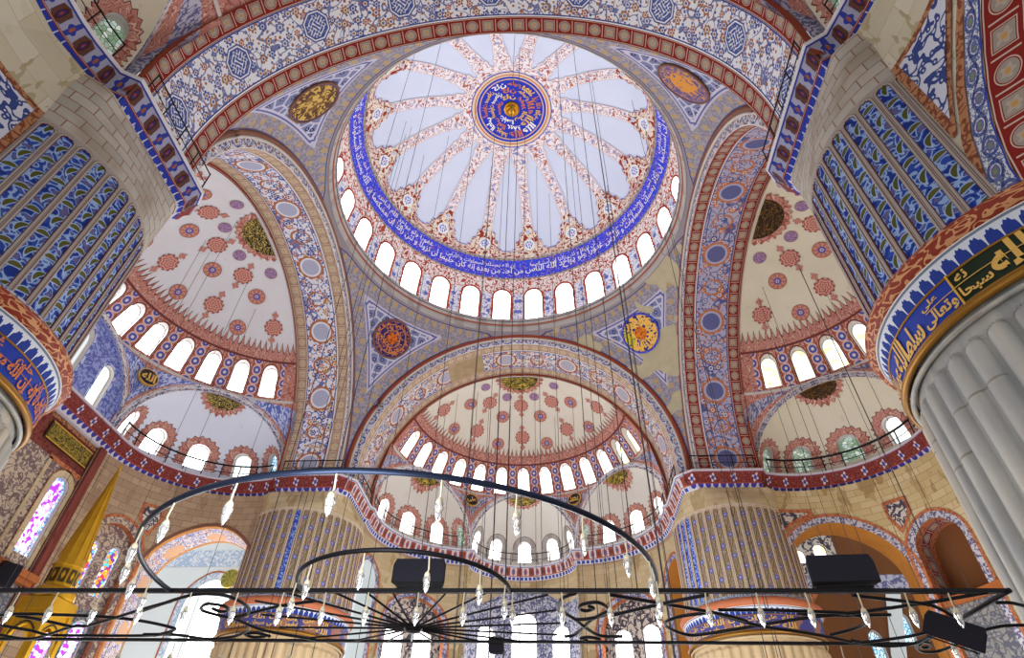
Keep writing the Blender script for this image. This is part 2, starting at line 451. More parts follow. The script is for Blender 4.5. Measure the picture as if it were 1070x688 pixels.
    M['stone_far'] = mk('stone_beige', stone(C(206, 188, 152), C(190, 170, 132), C(176, 152, 112), 1.0, C(150, 122, 74)))
    M['stone_left'] = mk('stone_tan', stone(C(184, 158, 128), C(164, 138, 112), C(120, 84, 66), 1.0, C(140, 110, 84)))
    M['stone_right'] = mk('stone_sand', stone(C(214, 194, 150), C(196, 172, 124), C(150, 112, 66), 1.0, C(140, 104, 54), .55))
    M['stone_near'] = mk('stone_cream', stone(C(206, 200, 180), C(190, 182, 156), C(176, 164, 136), .55, C(150, 132, 84), .6))
    def joint():
        x, y = UV(); c = brick(x, y, 1.0, C(188, 184, 174), C(172, 168, 158), C(146, 108, 92), .7, .4, .018)
        n = noise(x, y, .8, 3.0)
        return mixc(mx(n-.45, 0.0)*2.2, c, C(140, 120, 92))
    M['stone_joint'] = mk('stone_red_joints', joint)
    def arab(g, l, sc):
        def f():
            x, y = UV(); n = noise(x, y, sc, 0.0, 1.0, .9)
            d = vor(x, y, sc*.9)[0]
            return layers(g, (ab(n-.5) < .085, l), (d < .2, l), (d < .07, g))
        return f
    M['arab_blue'] = mk('arabesque_blue_tile', arab(C(200, 204, 216), C(52, 68, 130), 2.6))
    M['arab_greyblue'] = mk('arabesque_greyblue', arab(C(190, 190, 202), C(92, 96, 130), 3.3))
    M['arab_dark'] = mk('arabesque_dark', arab(C(206, 196, 184), C(76, 70, 86), 2.2))
    M['arab_lilac'] = mk('arabesque_lilac', arab(C(190, 188, 204), C(104, 104, 148), 2.6))
    M['arab_bluebright'] = mk('arabesque_bright', arab(C(196, 206, 238), C(92, 112, 190), 2.4))
    M['arab_brown'] = mk('arabesque_brown', arab(C(196, 178, 156), C(124, 102, 102), 3.2))
    M['arab_sky'] = mk('arabesque_sky', arab(C(232, 238, 246), C(178, 200, 226), 2.4))
    M['lunette_blue'] = mk('lunette_tile', arab(C(150, 160, 214), C(96, 106, 180), 2.4))
    M['orange_band'] = mk('orange_border', lambda: scroll(*UV(), C(192, 120, 80), C(160, 84, 56), 4.0, .05))
    M['brown_band'] = mk('brown_border', lambda: scroll(*UV(), C(170, 120, 84), C(120, 66, 44), 5.0, .07))
    M['wine_band'] = mk('wine_panel', lambda: scroll(*UV(), C(128, 66, 56), C(104, 44, 40), 4.0, .05))
    M['grey_band'] = mk('grey_scroll_band', lambda: scroll(*UV(), C(196, 192, 198), C(104, 98, 130), 4.0, .07))
    M['orange_soffit'] = mk('orange_soffit', lambda: mixc(noise(*UV(), 1.2, 4.0), C(206, 142, 62), C(172, 106, 44)))
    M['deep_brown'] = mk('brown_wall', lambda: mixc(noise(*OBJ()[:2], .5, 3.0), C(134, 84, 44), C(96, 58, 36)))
    M['left_soffit'] = mk('tile_soffit', lambda: layers(flowers(*UV(), C(206, 196, 196), PALC, 2.4, .36, C(110, 110, 160)), (hyp(rep(UV()[0], 2.6)*1.3, (UV()[1]-1.4)) < .62, C(206, 160, 124))))
    M['aisle_pale'] = mk('aisle_plaster', lambda: mixc(noise(*OBJ()[:2], .6, 2.0), C(240, 244, 244), C(226, 236, 238)))
    M['tile_grey'] = mk('grey_tile_wall', lambda: mixc(ab(noise(*UV(), 3.0, 1.0)-.5) < .06, brick(*UV(), 1.0, C(150, 146, 140), C(136, 134, 132), C(110, 106, 104), .5, .5, .02, 0.0), C(96, 98, 110)))
    # piers
    def marble():
        x, y = UV(); n = noise(x*1.6, y*.35, 1.1, 4.0); v = noise(x*2.6, y*.12, 1.0, 4.0, 3.0)
        o = mixc(mn(mx(n*2.2-.6, 0.0), 1.0), C(192, 188, 176), C(138, 142, 146))
        o = layers(o, (mx(v-.42, 0.0)*1.6, C(122, 124, 126)), (mx(noise(x*2.0, y*.16, .8, 3.0, 8.0)-.5, 0.0)*2.4, C(206, 186, 150)))
        return mixc(ab(rep(y+fl(x/2.6)*.9, 3.7)) > .988, o, C(134, 128, 114))
    M['marble'] = mk('fluted_marble', marble, .42, 0, None, .5)
    def marble_far():
        x, y = UV(); n = noise(x*1.6, y*.35, 1.1, 4.0)
        return mixc(n, C(214, 190, 150), C(176, 150, 112))
    M['marble_far'] = mk('fluted_marble_warm', marble_far, .5)
    def panel(top, p, blue):
        def f():
            x, y = UV(); X = rep(x, p); hw = .5*p
            yy = mx(y-(top-hw), 0.0)/hw
            d = hyp(X, yy)*(y < top+1.0)
            P = 1.24; idx = fl(x/p)
            ph = y+idx*(.41 if blue else .62)
            Y = rep(ph, P)*P*.5; xx = X*hw
            s = par(ph, P)*2.0-1.0
            def leaf(cx, cy, ang, la, lb):
                a, b = xx-cx, Y-cy
                ca, sa = cos(ang), sin(ang)
                # bent leaf
                u, v = a*ca+b*sa, b*ca-a*sa
                v = v+u*u*1.6
                return hyp(u/la, v/lb)
            l1 = leaf(-.01, -.3, .3, .165, .072); l2 = leaf(.02, .28, 1.15, .19, .062)
            n = noise(x, y, 4.6, 0.0, 0.0, .6)
            if blue:
                base = layers(C(46, 76, 168), (ab(n-.53) < .06, C(150, 178, 220)), (n > .66, C(104, 98, 140)), (n < .36, C(28, 52, 136)))
                o = layers(base, (l1 < 1.4, C(160, 184, 222)), (l2 < 1.4, C(160, 184, 222)), (l1 < 1.0, OLIVE), (l2 < 1.0, C(84, 86, 34)))
                frame = C(166, 156, 148); line = C(90, 38, 30)
            else:
                sp = noise(x, y, .35, 1.0, 7.0)
                w = ab(sn(ph*pi/P*2.0)*.1-xx)
                fx = hyp(xx+s*.02, Y)
                base = mixc((ab(n-.5) < .05), C(138, 116, 104), C(164, 146, 134))
                o = layers(base, (w < .035, OLIVE), (inr(w, .035, .05), C(206, 180, 120)), (fx < .15, C(104, 108, 170)), (fx < .05, C(180, 170, 190)))
                o = mixc((idx > blueidx[0])*(idx < blueidx[1]), o, layers(C(56, 84, 190), (ab(n-.5) < .06, C(150, 178, 226)), (n < .34, C(30, 56, 160))))
                frame = C(204, 184, 158); line = C(104, 70, 56)
            o = layers(o, (inr(d, .62, .68), line), (inr(d, .68, .9), frame), (inr(d, .9, .95), line), (d > .95, frame))
            return mixc(y > top+.08, o, C(182, 176, 166))
        return f
    blueidx = [-99, -98]
    pp = 2*pi*3.6/44
    M['panel_blue'] = mk('painted_panels_blue', panel(16.75, pp, True))
    blueidx[:] = [-10.5, -9.5]
    M['panel_far_left'] = mk('painted_panels_tan', panel(17.9, pp, False))
    blueidx[:] = [-20.5, -17.5]
    M['panel_far_right'] = mk('painted_panels_tan_blue', panel(17.9, pp, False))
    M['ring_red'] = mk('collar_red', lambda: layers(C(140, 52, 34), (ab(noise(UV()[0]*1.0, UV()[1]*3.0, 3.5, 0.0, 0.0, .8)-.5) < .07, C(206, 150, 104))), .5)
    M['ring_orange'] = mk('collar_orange', lambda: mixc(noise(*UV(), 2.0, 2.0), C(196, 118, 80), C(176, 100, 66)), .6)
    def petals():
        x, y = UV(); X = rep(x, .3)
        d = hyp(X*.95, (y-.02)*3.2)
        return layers(C(214, 220, 230), (d < .9+.06*sn(x*84.0), C(40, 62, 146)), (y > .36, C(120, 130, 150)))
    M['petals'] = mk('collar_petals', petals)
    M['collar_top'] = mk('collar_top_line', lambda: layers(C(190, 200, 214), (vor(*UV(), 9.0)[0] < .35, C(90, 120, 170))))
    M['ins_blue'] = mk('pier_inscription_blue', lambda: mixc(UV()[1] > -9, C(30, 58, 160), C(30, 58, 160)), .5)
    M['ins_green'] = mk('pier_inscription_green', C(22, 40, 24), .5)
    M['ins_far'] = mk('far_inscription', lambda: layers(C(70, 72, 140), (noise(*UV(), 1.2, 1.0) > .56, C(150, 104, 90))), .5)
    M['gold_ring'] = mk('gilded_ring', C(150, 106, 40), .4, .5)
    # metal, glass, sundry
    M['iron'] = mk('black_iron', C(30, 30, 34), .5, .6)
    M['iron_blue'] = mk('blue_black_iron', C(34, 42, 62), .38, .6)
    M['cable'] = mk('dark_cable', C(70, 68, 72), .8)
    M['cord'] = mk('cream_cord', C(206, 196, 168), .7)
    M['speaker'] = mk('speaker_grille', lambda: mixc(vor(*UV(), 60.0, 0.0)[0] < .35, C(24, 22, 38), C(14, 12, 22)), .6)
    M['speaker_box'] = mk('speaker_case', C(20, 20, 26), .5)
    g = bpy.data.materials.new('clear_glass'); g.use_nodes = True; b = g.node_tree.nodes['Principled BSDF']
    b.inputs['Base Color'].default_value = C(236, 240, 244); b.inputs['Roughness'].default_value = .08; b.inputs['Transmission Weight'].default_value = .85; b.inputs['IOR'].default_value = 1.3
    b.inputs['Coat Weight'].default_value = .4
    M['glass'] = g
    M['bulb'] = mk('lamp_bulb', C(255, 240, 214), .5, 0, .35)
    M['carpet'] = mk('red_carpet', lambda: scroll(*OBJ()[:2], C(146, 118, 106), C(150, 136, 126), 1.5))
    def pane(a, b, sc, cols, strength, lead=.05):
        def f():
            x, y = UV(); d, c1, c2, px, py = vor(x, y, sc); e = vor(x, y, sc, 1.0, 'DISTANCE_TO_EDGE')
            o = ramp(c1, cols)
            return mixc(e < lead, o, a)
        return mk(b, f, .4, 0, strength)
    w = C(255, 255, 255)
    M['pane_white'] = pane(C(226, 226, 220), 'window_daylight', 5.0, [w, w, w, C(250, 252, 255)], 6.0, .02)
    M['pane_glare'] = pane(C(240, 244, 246), 'window_glare', 5.0, [w, w, C(240, 250, 255)], 7.0, .01)
    M['pane_dome'] = pane(C(240, 242, 244), 'window_dome_daylight', 5.0, [w, w, w, C(248, 252, 255)], 10.0, .01)
    M['pane_tint'] = pane(C(170, 190, 196), 'window_tinted', 5.0, [w, w, C(206, 236, 255), C(255, 250, 226), w, C(224, 244, 236)], 1.5, .04)
    M['pane_yellow'] = pane(C(206, 196, 150), 'window_yellowish', 5.0, [w, C(255, 246, 190), w, C(236, 250, 250), C(255, 236, 160)], 1.4, .03)
    M['pane_green'] = pane(C(96, 104, 92), 'window_greenish', 6.0, [C(150, 170, 150), C(206, 216, 206), C(120, 150, 120), C(176, 196, 190)], .55, .07)
    M['pane_cyan'] = pane(C(40, 60, 84), 'window_cyan_lattice', 4.5, [C(190, 226, 246), C(150, 206, 240), C(226, 244, 252)], 1.0, .09)
    M['pane_purple'] = pane(C(90, 60, 120), 'stained_glass_violet', 6.0, [C(236, 226, 255), C(214, 160, 240), C(170, 60, 214), C(250, 240, 255), C(255, 255, 255)], 1.1, .04)
    M['pane_mosaic'] = pane(C(60, 44, 70), 'stained_glass_mosaic', 6.5, [C(240, 150, 40), C(250, 214, 80), C(120, 60, 170), C(90, 200, 214), C(236, 236, 240), C(214, 60, 90), C(240, 170, 60)], .9, .05)
    M['pane_blue'] = pane(C(60, 80, 130), 'stained_glass_border', 10.0, [C(120, 190, 230), C(236, 240, 250), C(96, 110, 180), C(170, 214, 236), C(200, 150, 190)], .9, .06)
    M['pane_orange'] = mk('stained_glass_orange', C(240, 150, 40), .4, 0, .9)
    M['frame'] = mk('window_frame_stone', C(206, 200, 196))
    M['gold_cone'] = mk('minbar_gold', lambda: mixc(noise(*OBJ()[1:], 1.5, 2.0), C(206, 160, 36), C(176, 128, 24)), .45, .35)
    M['gold_dark'] = mk('minbar_dark', C(66, 50, 22), .6)
    M['wood'] = mk('orange_wood', lambda: mixc(noise(OBJ()[0]*.3, OBJ()[2]*4.0, 2.0, 2.0), C(186, 110, 56), C(150, 82, 40)), .5)
    M['plate'] = mk('olive_gold_plate', lambda: layers(C(166, 160, 66), (inr(hyp(*UV()), .42, .5), C(110, 100, 40)), (inr(hyp(*UV()), .86, .92), C(120, 108, 44)), (ab(noise(*UV(), 4.0)-.5) < .04, C(120, 110, 46))), .5)
# ------------------------------------------------------------------ building dimensions (metres, dome axis at the origin)
A = 12.11; SW = 3.85; AS = A+SW; Z0 = 21.66; RE = 11.72; RI = 10.98; ZC = 20.4; ZB = 19.25
DC = 36.0; DR = 12.4; PR = 16.85
HO = 15.3; HR = 10.8                     # half domes: sphere centre distance and radius
PC = A+SW/2; PRAD = 3.6
BAYS = ('far', 'left', 'right', 'near')
def bay(b):
    if b == 'far': return lambda t, o, z: Vector((t, o, z))
    if b == 'left': return lambda t, o, z: Vector((-o, t, z))
    if b == 'right': return lambda t, o, z: Vector((o, t, z))
    return lambda t, o, z: Vector((t, -o, z))
setup_materials()
WN = [0]

def outline(uc, hw, vs, vt, off=0.0, n=14, point=0.0, foot=None):
    """open arch outline from lower left over the top to lower right; point>0 makes it pointed"""
    h = hw+off; pts = [(uc-h, vs if foot is None else foot), (uc-h, vt)]
    for i in range(1, n):
        a = pi-pi*i/n; k = 1+point*(sin(a)**6)
        pts.append((uc+h*cos(a), vt+h*sin(a)*k))
    return pts+[(uc+h, vt), (uc+h, vs if foot is None else foot)]

def arch_cell(mb, surf, u0, u1, v0, v1, uc, hw, vs, vt, m, point=0.0, seg=.6, n=14):
    """wall cell u0..u1, v0..v1 with an arched hole"""
    def fill(a0, a1, b0, b1):
        if a1-a0 < 1e-4 or b1-b0 < 1e-4: return
        nu = max(1, int((a1-a0)/seg+.5)); nv = max(1, int((b1-b0)/seg+.5))
        mb.grid(lambda u, v: surf(u, v, 0), lin(a0, a1, nu), lin(b0, b1, nv), m)
    fill(u0, u1, v0, vs); fill(u0, uc-hw, vs, vt); fill(uc+hw, u1, vs, vt)
    up = [(uc+hw*cos(pi-pi*i/n), vt+hw*sin(pi-pi*i/n)*(1+point*sin(pi-pi*i/n)**6)) for i in range(n+1)]
    def hit(a):
        c, s = cos(a), max(sin(a), 1e-9); ks = [(v1-vt)/s]
        if c > 1e-9: ks.append((u1-uc)/c)
        if c < -1e-9: ks.append((u0-uc)/c)
        k = min(ks); return (uc+c*k, vt+s*k)
    ca = [atan2(v1-vt, u0-uc), atan2(v1-vt, u1-uc)]
    ang = sorted(set([pi-pi*i/n for i in range(n+1)]+ca), reverse=True)
    A_, B_ = [], []
    for a in ang:
        A_.append((uc+hw*cos(a), vt+hw*sin(a)*(1+point*sin(a)**6))); B_.append(hit(a))
    K = 4
    for i in range(len(ang)-1):
        for k in range(K):
            q = [(A_[j][0]+(B_[j][0]-A_[j][0])*t/K, A_[j][1]+(B_[j][1]-A_[j][1])*t/K) for j, t in ((i, k), (i+1, k), (i+1, k+1), (i, k+1))]
            mb.face([surf(p[0], p[1], 0) for p in q], q, m, True)
def refine(pts, step=.5):
    out = [pts[0]]
    for a, b in zip(pts, pts[1:]):
        n = max(1, int(math.hypot(b[0]-a[0], b[1]-a[1])/step+.99))
        out += [(a[0]+(b[0]-a[0])*i/n, a[1]+(b[1]-a[1])*i/n) for i in range(1, n+1)]
    return out
def reveal(mb, surf, pts, d, m):
    pts = refine(pts)
    mb.strip([surf(*p, 0) for p in pts], [surf(*p, d) for p in pts], m)
def rim(mb, surf, uc, hw, vs, vt, o1, o2, m, d=-.03, point=0.0, foot=None, n=16):
    """flat border band round an arch, from offset o1 to o2"""
    a = outline(uc, hw, vs, vt, o1, n, point, foot); b = outline(uc, hw, vs, vt, o2, n, point, foot)
    L = 0
    for i in range(len(a)-1):
        k = max(1, int(math.hypot(a[i+1][0]-a[i][0], a[i+1][1]-a[i][1])/.6))
        for j in range(k):
            f = lambda p, q, t: (p[0]+(q[0]-p[0])*t, p[1]+(q[1]-p[1])*t)
            q = [f(a[i], a[i+1], j/k), f(a[i], a[i+1], (j+1)/k), f(b[i], b[i+1], (j+1)/k), f(b[i], b[i+1], j/k)]
            dl = math.hypot(q[3][0]-q[2][0], q[3][1]-q[2][1])
            mb.face([surf(*p, d) for p in q], [(L, 0), (L+dl, 0), (L+dl, o2-o1), (L, o2-o1)], m); L += dl
def halo(mb, surf, uc, hw, vs, vt, o1, o2, spike, m, ml=None, foot=None):
    a = refine(outline(uc, hw, vs, vt, o1, 16, 0, foot), .16); n = len(a)
    b = []
    for i, p in enumerate(a):
        q, r = a[max(i-1, 0)], a[min(i+1, n-1)]
        tx, ty = r[0]-q[0], r[1]-q[1]; l = math.hypot(tx, ty); nx, ny = -ty/l, tx/l
        k = o2+(spike if i % 2 else 0)
        b.append((p[0]+nx*k, p[1]+ny*k))
    if ml: 
        c = [(p[0]+(p[0]-q[0])*.12, p[1]+(p[1]-q[1])*.12) for p, q in zip(b, a)]
        mb.strip([surf(*p, -.02) for p in a], [surf(*p, -.02) for p in c], ml)
    mb.strip([surf(*p, -.04) for p in a], [surf(*p, -.04) for p in b], m)

def window(surf, uc, hw, vs, vt, d, pane, label, point=0.0, parts=True, framew=.06, group=None, border=None):
    """arched glazing set at depth d; pane sheet plus its stone frame"""
    WN[0] += 1
    mb = MB(); n = 12; rows = lin(vs, vt, 4)
    prof = [(v, hw) for v in rows]
    for i in range(1, n//2+1):
        a = pi/2*i/(n//2); prof.append((vt+hw*sin(a)*(1+point*sin(a)**6), hw*cos(a)))
    for (va, ha), (vb, hb) in zip(prof, prof[1:]):
        q = [(uc-ha, va), (uc+ha, va), (uc+hb, vb), (uc-hb, vb)]
        if hb < 1e-6: q = q[:3]
        mb.face([surf(*p, d) for p in q], [(p[0]+WN[0]*3.7, p[1]) for p in q], pane)
    if border:
        bw, bm = border
        rim(mb, surf, uc, hw, vs, vt, -bw, 0, bm, d-.03, point)
        mb.face([surf(uc-hw, vs, d-.03), surf(uc+hw, vs, d-.03), surf(uc+hw, vs+bw, d-.03), surf(uc-hw, vs+bw, d-.03)], [(0, 0), (2*hw, 0), (2*hw, bw), (0, bw)], bm)
    o = mb.build('window_%d' % WN[0]); tag(o, label, 'window', group, 'structure')
    if parts:
        fb = MB(); rim(fb, surf, uc, hw, vs, vt, -framew, .01, M['frame'], d-.05, point)
        fb.strip([surf(*p, d-.05) for p in outline(uc, hw, vs, vt, -framew, 12, point)], [surf(*p, d) for p in outline(uc, hw, vs, vt, -framew, 12, point)], M['frame'])
        fb.build('window_frame', o)
    return o

def decal(mb, P, c, R, r, m, k=.05, poly=None, rot=0.0, nr=2, uvs=1.0, n=24, uvscale=None):
    """flat painted patch lying on a sphere (centre c, radius R) round point P; poly = outline in local units of r"""
    n_ = (Vector(P)-Vector(c)).normalized(); up = Vector((0, 0, 1))
    e1 = up.cross(n_).normalized(); e2 = n_.cross(e1)
    pol = poly or [(cos(2*pi*i/n), sin(2*pi*i/n)) for i in range(n)]
    cr, sr = cos(rot), sin(rot)
    def pt(a, b):
        a, b = a*cr-b*sr, a*sr+b*cr
        q = Vector(P)+e1*a*r+e2*b*r-Vector(c)
        return Vector(c)+q.normalized()*(R-k)
    N = len(pol)
    for i in range(N):
        a, b = pol[i], pol[(i+1) % N]
        for j in range(nr):
            t0, t1 = j/nr, (j+1)/nr
            q = [(a[0]*t0, a[1]*t0), (a[0]*t1, a[1]*t1), (b[0]*t1, b[1]*t1), (b[0]*t0, b[1]*t0)]
            if j == 0: q = q[1:3]+[(0, 0)]
            mb.face([pt(*p) for p in q], [(p[0]*uvs, p[1]*uvs) for p in q], m)

# Arabic lettering: letters are joined here into their drawn forms, the text object only supplies outlines
AR = {'ا': 'FE8D FE8E', 'ب': 'FE8F FE90 FE91 FE92', 'ة': 'FE93 FE94', 'ت': 'FE95 FE96 FE97 FE98', 'ح': 'FEA1 FEA2 FEA3 FEA4', 'د': 'FEA9 FEAA', 'ر': 'FEAD FEAE', 'ز': 'FEAF FEB0',
      'س': 'FEB1 FEB2 FEB3 FEB4', 'ض': 'FEBD FEBE FEBF FEC0', 'ع': 'FEC9 FECA FECB FECC', 'غ': 'FECD FECE FECF FED0', 'ف': 'FED1 FED2 FED3 FED4', 'ق': 'FED5 FED6 FED7 FED8', 'ك': 'FED9 FEDA FEDB FEDC',
      'ل': 'FEDD FEDE FEDF FEE0', 'م': 'FEE1 FEE2 FEE3 FEE4', 'ن': 'FEE5 FEE6 FEE7 FEE8', 'ه': 'FEE9 FEEA FEEB FEEC', 'و': 'FEED FEEE', 'ى': 'FEEF FEF0', 'ي': 'FEF1 FEF2 FEF3 FEF4', 'إ': 'FE87 FE88', 'أ': 'FE83 FE84', 'ئ': 'FE89 FE8A FE8B FE8C', 'ص': 'FEB9 FEBA FEBB FEBC', 'ش': 'FEB5 FEB6 FEB7 FEB8', 'ج': 'FE9D FE9E FE9F FEA0', 'ط': 'FEC1 FEC2 FEC3 FEC4', 'خ': 'FEA5 FEA6 FEA7 FEA8'}
def shape(s):
    out = []
    for i, c in enumerate(s):
        if c not in AR: out.append(c); continue
        f = AR[c].split(); prev = i > 0 and s[i-1] in AR and len(AR[s[i-1]].split()) == 4
        nxt = i+1 < len(s) and s[i+1] in AR and len(f) == 4
        k = (3 if prev else 2) if nxt else (1 if prev else 0)
        out.append(chr(int(f[k], 16)))
    return ''.join(reversed(out))
TXT = {}
def text_polys(s, weight=.02):
    """polygons of one line of lettering, scaled to height about 1, starting at x = 0"""
    if (s, weight) in TXT: return TXT[s, weight]
    cu = bpy.data.curves.new('lettering', 'FONT'); cu.body = shape(s); cu.offset = weight; cu.resolution_u = 2
    o = bpy.data.objects.new('lettering', cu); COL.objects.link(o)
    dg = bpy.context.evaluated_depsgraph_get(); ev = o.evaluated_get(dg); me = ev.to_mesh()
    V = [(v.co.x, v.co.y) for v in me.vertices]; F = [tuple(p.vertices) for p in me.polygons]; ev.to_mesh_clear()
    bpy.data.objects.remove(o); bpy.data.curves.remove(cu)
    x0 = min(v[0] for v in V); x1 = max(v[0] for v in V)
    y0 = min(v[1] for v in V); y1 = max(v[1] for v in V)
    TXT[s, weight] = ([(v[0]-x0, v[1]-y0) for v in V], F, x1-x0, y1-y0); return TXT[s, weight]
def lettering(mb, s, fn, m, x, y, w=None, h=None, weight=.02):
    """lays text with its lower left at (x, y), fitted to width w / height h, through fn(x, y)"""
    V, F, W, H = text_polys(s, weight)
    kx = w/W if w else (h/H); ky = h/H if h else kx
    b = len(mb.v); k = mb.mat(m)
    mb.v.extend(tuple(fn(x+v[0]*kx, y+v[1]*ky)) for v in V)
    for f in F:
        mb.f.append(tuple(b+i for i in f)); mb.mi.append(k); mb.sm.append(False); mb.uv.append([(0, 0)]*len(f)); mb.uv2.append([(0, 0)]*len(f))
    return W*kx

# ------------------------------------------------------------------ central dome
def dsurf(az, el, d=0.0):
    r = DR+d; return Vector((r*cos(el)*cos(az), r*cos(el)*sin(az), DC+r*sin(el)))
def dome():
    root = empty('ceiling_dome', (0, 0, 34))
    tag(root, 'great central dome, white with sixteen painted ribs and a blue inscription ring', 'dome', None, 'structure')
    def part(mb, nm): o = mb.build(nm, root); o.matrix_parent_inverse = Matrix.Translation((0, 0, -34)); return o
    # window ring
    sf = lambda u, v, d: dsurf(u/DR, v/DR, d)
    mb = MB(); st = 2*pi/28; hw = DR*rad(3.5); vs, vt = DR*rad(-3.2), DR*rad(9.9)
    v0, v1 = DR*rad(-4.5), DR*rad(18.5)
    k = 0
    vis = []
    for i in range(28):
        az = rad(90)+st*(i+.5); u = az*DR
        deg = (math.degrees(az)+90) % 360-90
        if -25 < deg < 205:
            arch_cell(mb, sf, u-st/2*DR, u+st/2*DR, v0, v1, u, hw, vs, vt, M['drum'], 0, 1.2)
            rim(mb, sf, u, hw, vs, vt, 0, .16, M['win_red'], -.03)
            reveal(mb, sf, outline(u, hw, vs, vt), .45, M['frame'])
            vis.append((deg, u))
        else:
            mb.grid(lambda a, b: sf(a, b, 0), lin(u-st/2*DR, u+st/2*DR, 3), lin(v0, v1, 4), M['drum'])
    part(mb, 'window_ring')
    vis.sort(reverse=True)
    for n, (deg, u) in enumerate(vis):
        window(sf, u, hw, vs, vt, .4, M['pane_dome'], 'bright arched window in the ring under the great dome, %s counted from the left' % ordinal(n+1))
    # inscription band
    mb = MB(); az = lin(0, 2*pi, 120)
    mb.grid(lambda u, v: dsurf(u, v), az, [rad(18.4), rad(19.2)], M['trim_grey'], lambda u, v: (u*DR, v*DR))
    mb.grid(lambda u, v: dsurf(u, v), az, lin(rad(19.2), rad(27.2), 4), M['band_blue'], lambda u, v: (u*DR, v*DR))
    mb.grid(lambda u, v: dsurf(u, v), az, [rad(27.2), rad(28.2)], M['trim_grey'], lambda u, v: (u*DR, v*DR))
    o = part(mb, 'inscription_band')
    mb = MB(); verse = ['إن الله يمسك السماوات و الأرض', 'أن تزولا و لئن زالتا إن أمسكهما', 'من أحد من بعده إنه كان حليما', 'غفورا ولو يؤاخذ الله الناس'.replace('ؤ', 'و')]
    fn = lambda x, y: dsurf(-x/DR+rad(210), rad(19.9)+y/DR, -.05)
    x = 0.0; i = 0
    while x < DR*rad(235):
        s = verse[i % 4]
        w = lettering(mb, s, fn, M['band_white'], x, 0.1, None, .9, .012)
        lettering(mb, verse[(i+2) % 4], fn, M['band_white'], x+.5, .78, w*.85, .62, .006)
        x += w+.25; i += 1
    mb.build('lettering', o).matrix_parent_inverse = Matrix.Identity(4)
    # white shell
    mb = MB(); mb.grid(lambda u, v: dsurf(u, v), lin(0, 2*pi, 96), lin(rad(28.1), rad(75), 20), M['dome_white'])
    part(mb, 'plaster_shell')
    # red border with a stepped leaf at the foot of each rib
    ph = rad(84)
    def lam(x):
        """upper edge elevation (deg) for angle x (deg) from the rib axis"""
        x = abs(x)
        tab = [(0, 42), (2.7, 41.5), (2.9, 39.2), (3.4, 38.9), (4.9, 38.3), (5.0, 35.6), (5.6, 35.2), (6.9, 34.9), (7.0, 32.0), (8.6, 31.7), (8.7, 31.0), (11.25, 30.8)]
        for (a, b), (c, d) in zip(tab, tab[1:]):
            if x <= c: return b+(d-b)*(x-a)/(c-a)
        return 31.3
    mb = MB(); N = 16*90
    for lay, dd, add, m in ((0, -.03, .55, M['lilac_line']), (1, -.06, 0, M['red_curl'])):
        for j in range(4):
            mb.grid(lambda u, v: dsurf(u, rad(28.2)+(rad(lam((math.degrees(u-ph)+11.25) % 22.5-11.25)+add)-rad(28.2))*v, dd), lin(0, 2*pi, N), [j/4, (j+1)/4], m, lambda u, v: (u*DR*.82, v*2.6))
    b_ = part(mb, 'leaf_border')
    mb = MB()
    for i in range(16):
        a = ph+i*rad(22.5)
        decal(mb, dsurf(a, rad(33.6)), (0, 0, DC), DR, .52, M['band_white'], .09); decal(mb, dsurf(a, rad(33.6)), (0, 0, DC), DR, .46, M['rosette'], .11)
        decal(mb, dsurf(a, rad(39.2)), (0, 0, DC), DR, .2, M['rosette'], .11)
    mb.build('rosettes', b_).matrix_parent_inverse = Matrix.Identity(4)
    for i in range(16):
        a0 = ph+i*rad(22.5); mb = MB()
        def w_(el):
            e = math.degrees(el)
            if e > 63: return .46+(e-63)/11*.42+.1*sin((e-63)*1.6)
            return .46
        mb.grid(lambda u, v: dsurf(a0+u*w_(v)/(DR*cos(v)), v, -.05), [-1, -.5, 0, .5, 1], lin(rad(40), rad(74.6), 26), M['rib'], lambda u, v: (v*DR+i*3.3, u*.42))
        r_ = part(mb, 'rib')
    mb = MB(); mb.grid(lambda u, v: dsurf(u, v, -.07), lin(0, 2*pi, 64), lin(rad(74.2), rad(89.99), 6), M['medal'], lambda u, v: (DR*cos(v)*cos(u), DR*cos(v)*sin(u)))
    md = part(mb, 'medallion')
    mb = MB()
    ring = ['الله نور السماوات و الأرض', 'مثل نوره كمشكاة فيها'.replace('ث', 'ت'), 'المصباح في زجاجة']
    wd = ['الله', 'نور', 'السماوات', 'الأرض', 'حليم', 'غفور', 'على', 'سبحان', 'الله', 'محمد', 'العلى', 'إن الله', 'كان']
    for rr, h, n_, off in ((1.95, .6, 11, 0), (1.4, .56, 8, .3), (.85, .52, 5, .1)):
        for i in range(n_):
            c0 = 2*pi*i/n_+off; mid = rr+h/2
            fn = lambda x, y, rr=rr, c0=c0, mid=mid: dsurf(c0-x/mid, pi/2-(rr+y)/DR, -.11)
            lettering(mb, wd[(i*5+n_) % 13], fn, (M['gold_text'], M['band_white'], M['orange_text'])[(i+n_) % 3], 0, 0, 2*pi/n_*mid*.9, h, .035)
    mb.build('lettering', md).matrix_parent_inverse = Matrix.Identity(4)
    mb = MB(); mb.lathe([(0, -.5), (.25, -.42), (.36, -.25), (.46, -.2), (.5, -.1), (.62, -.06), (.66, 0), (.66, .2)], (0, 0, 48.2), M['boss'], 24)
    part(mb, 'hanging_boss')

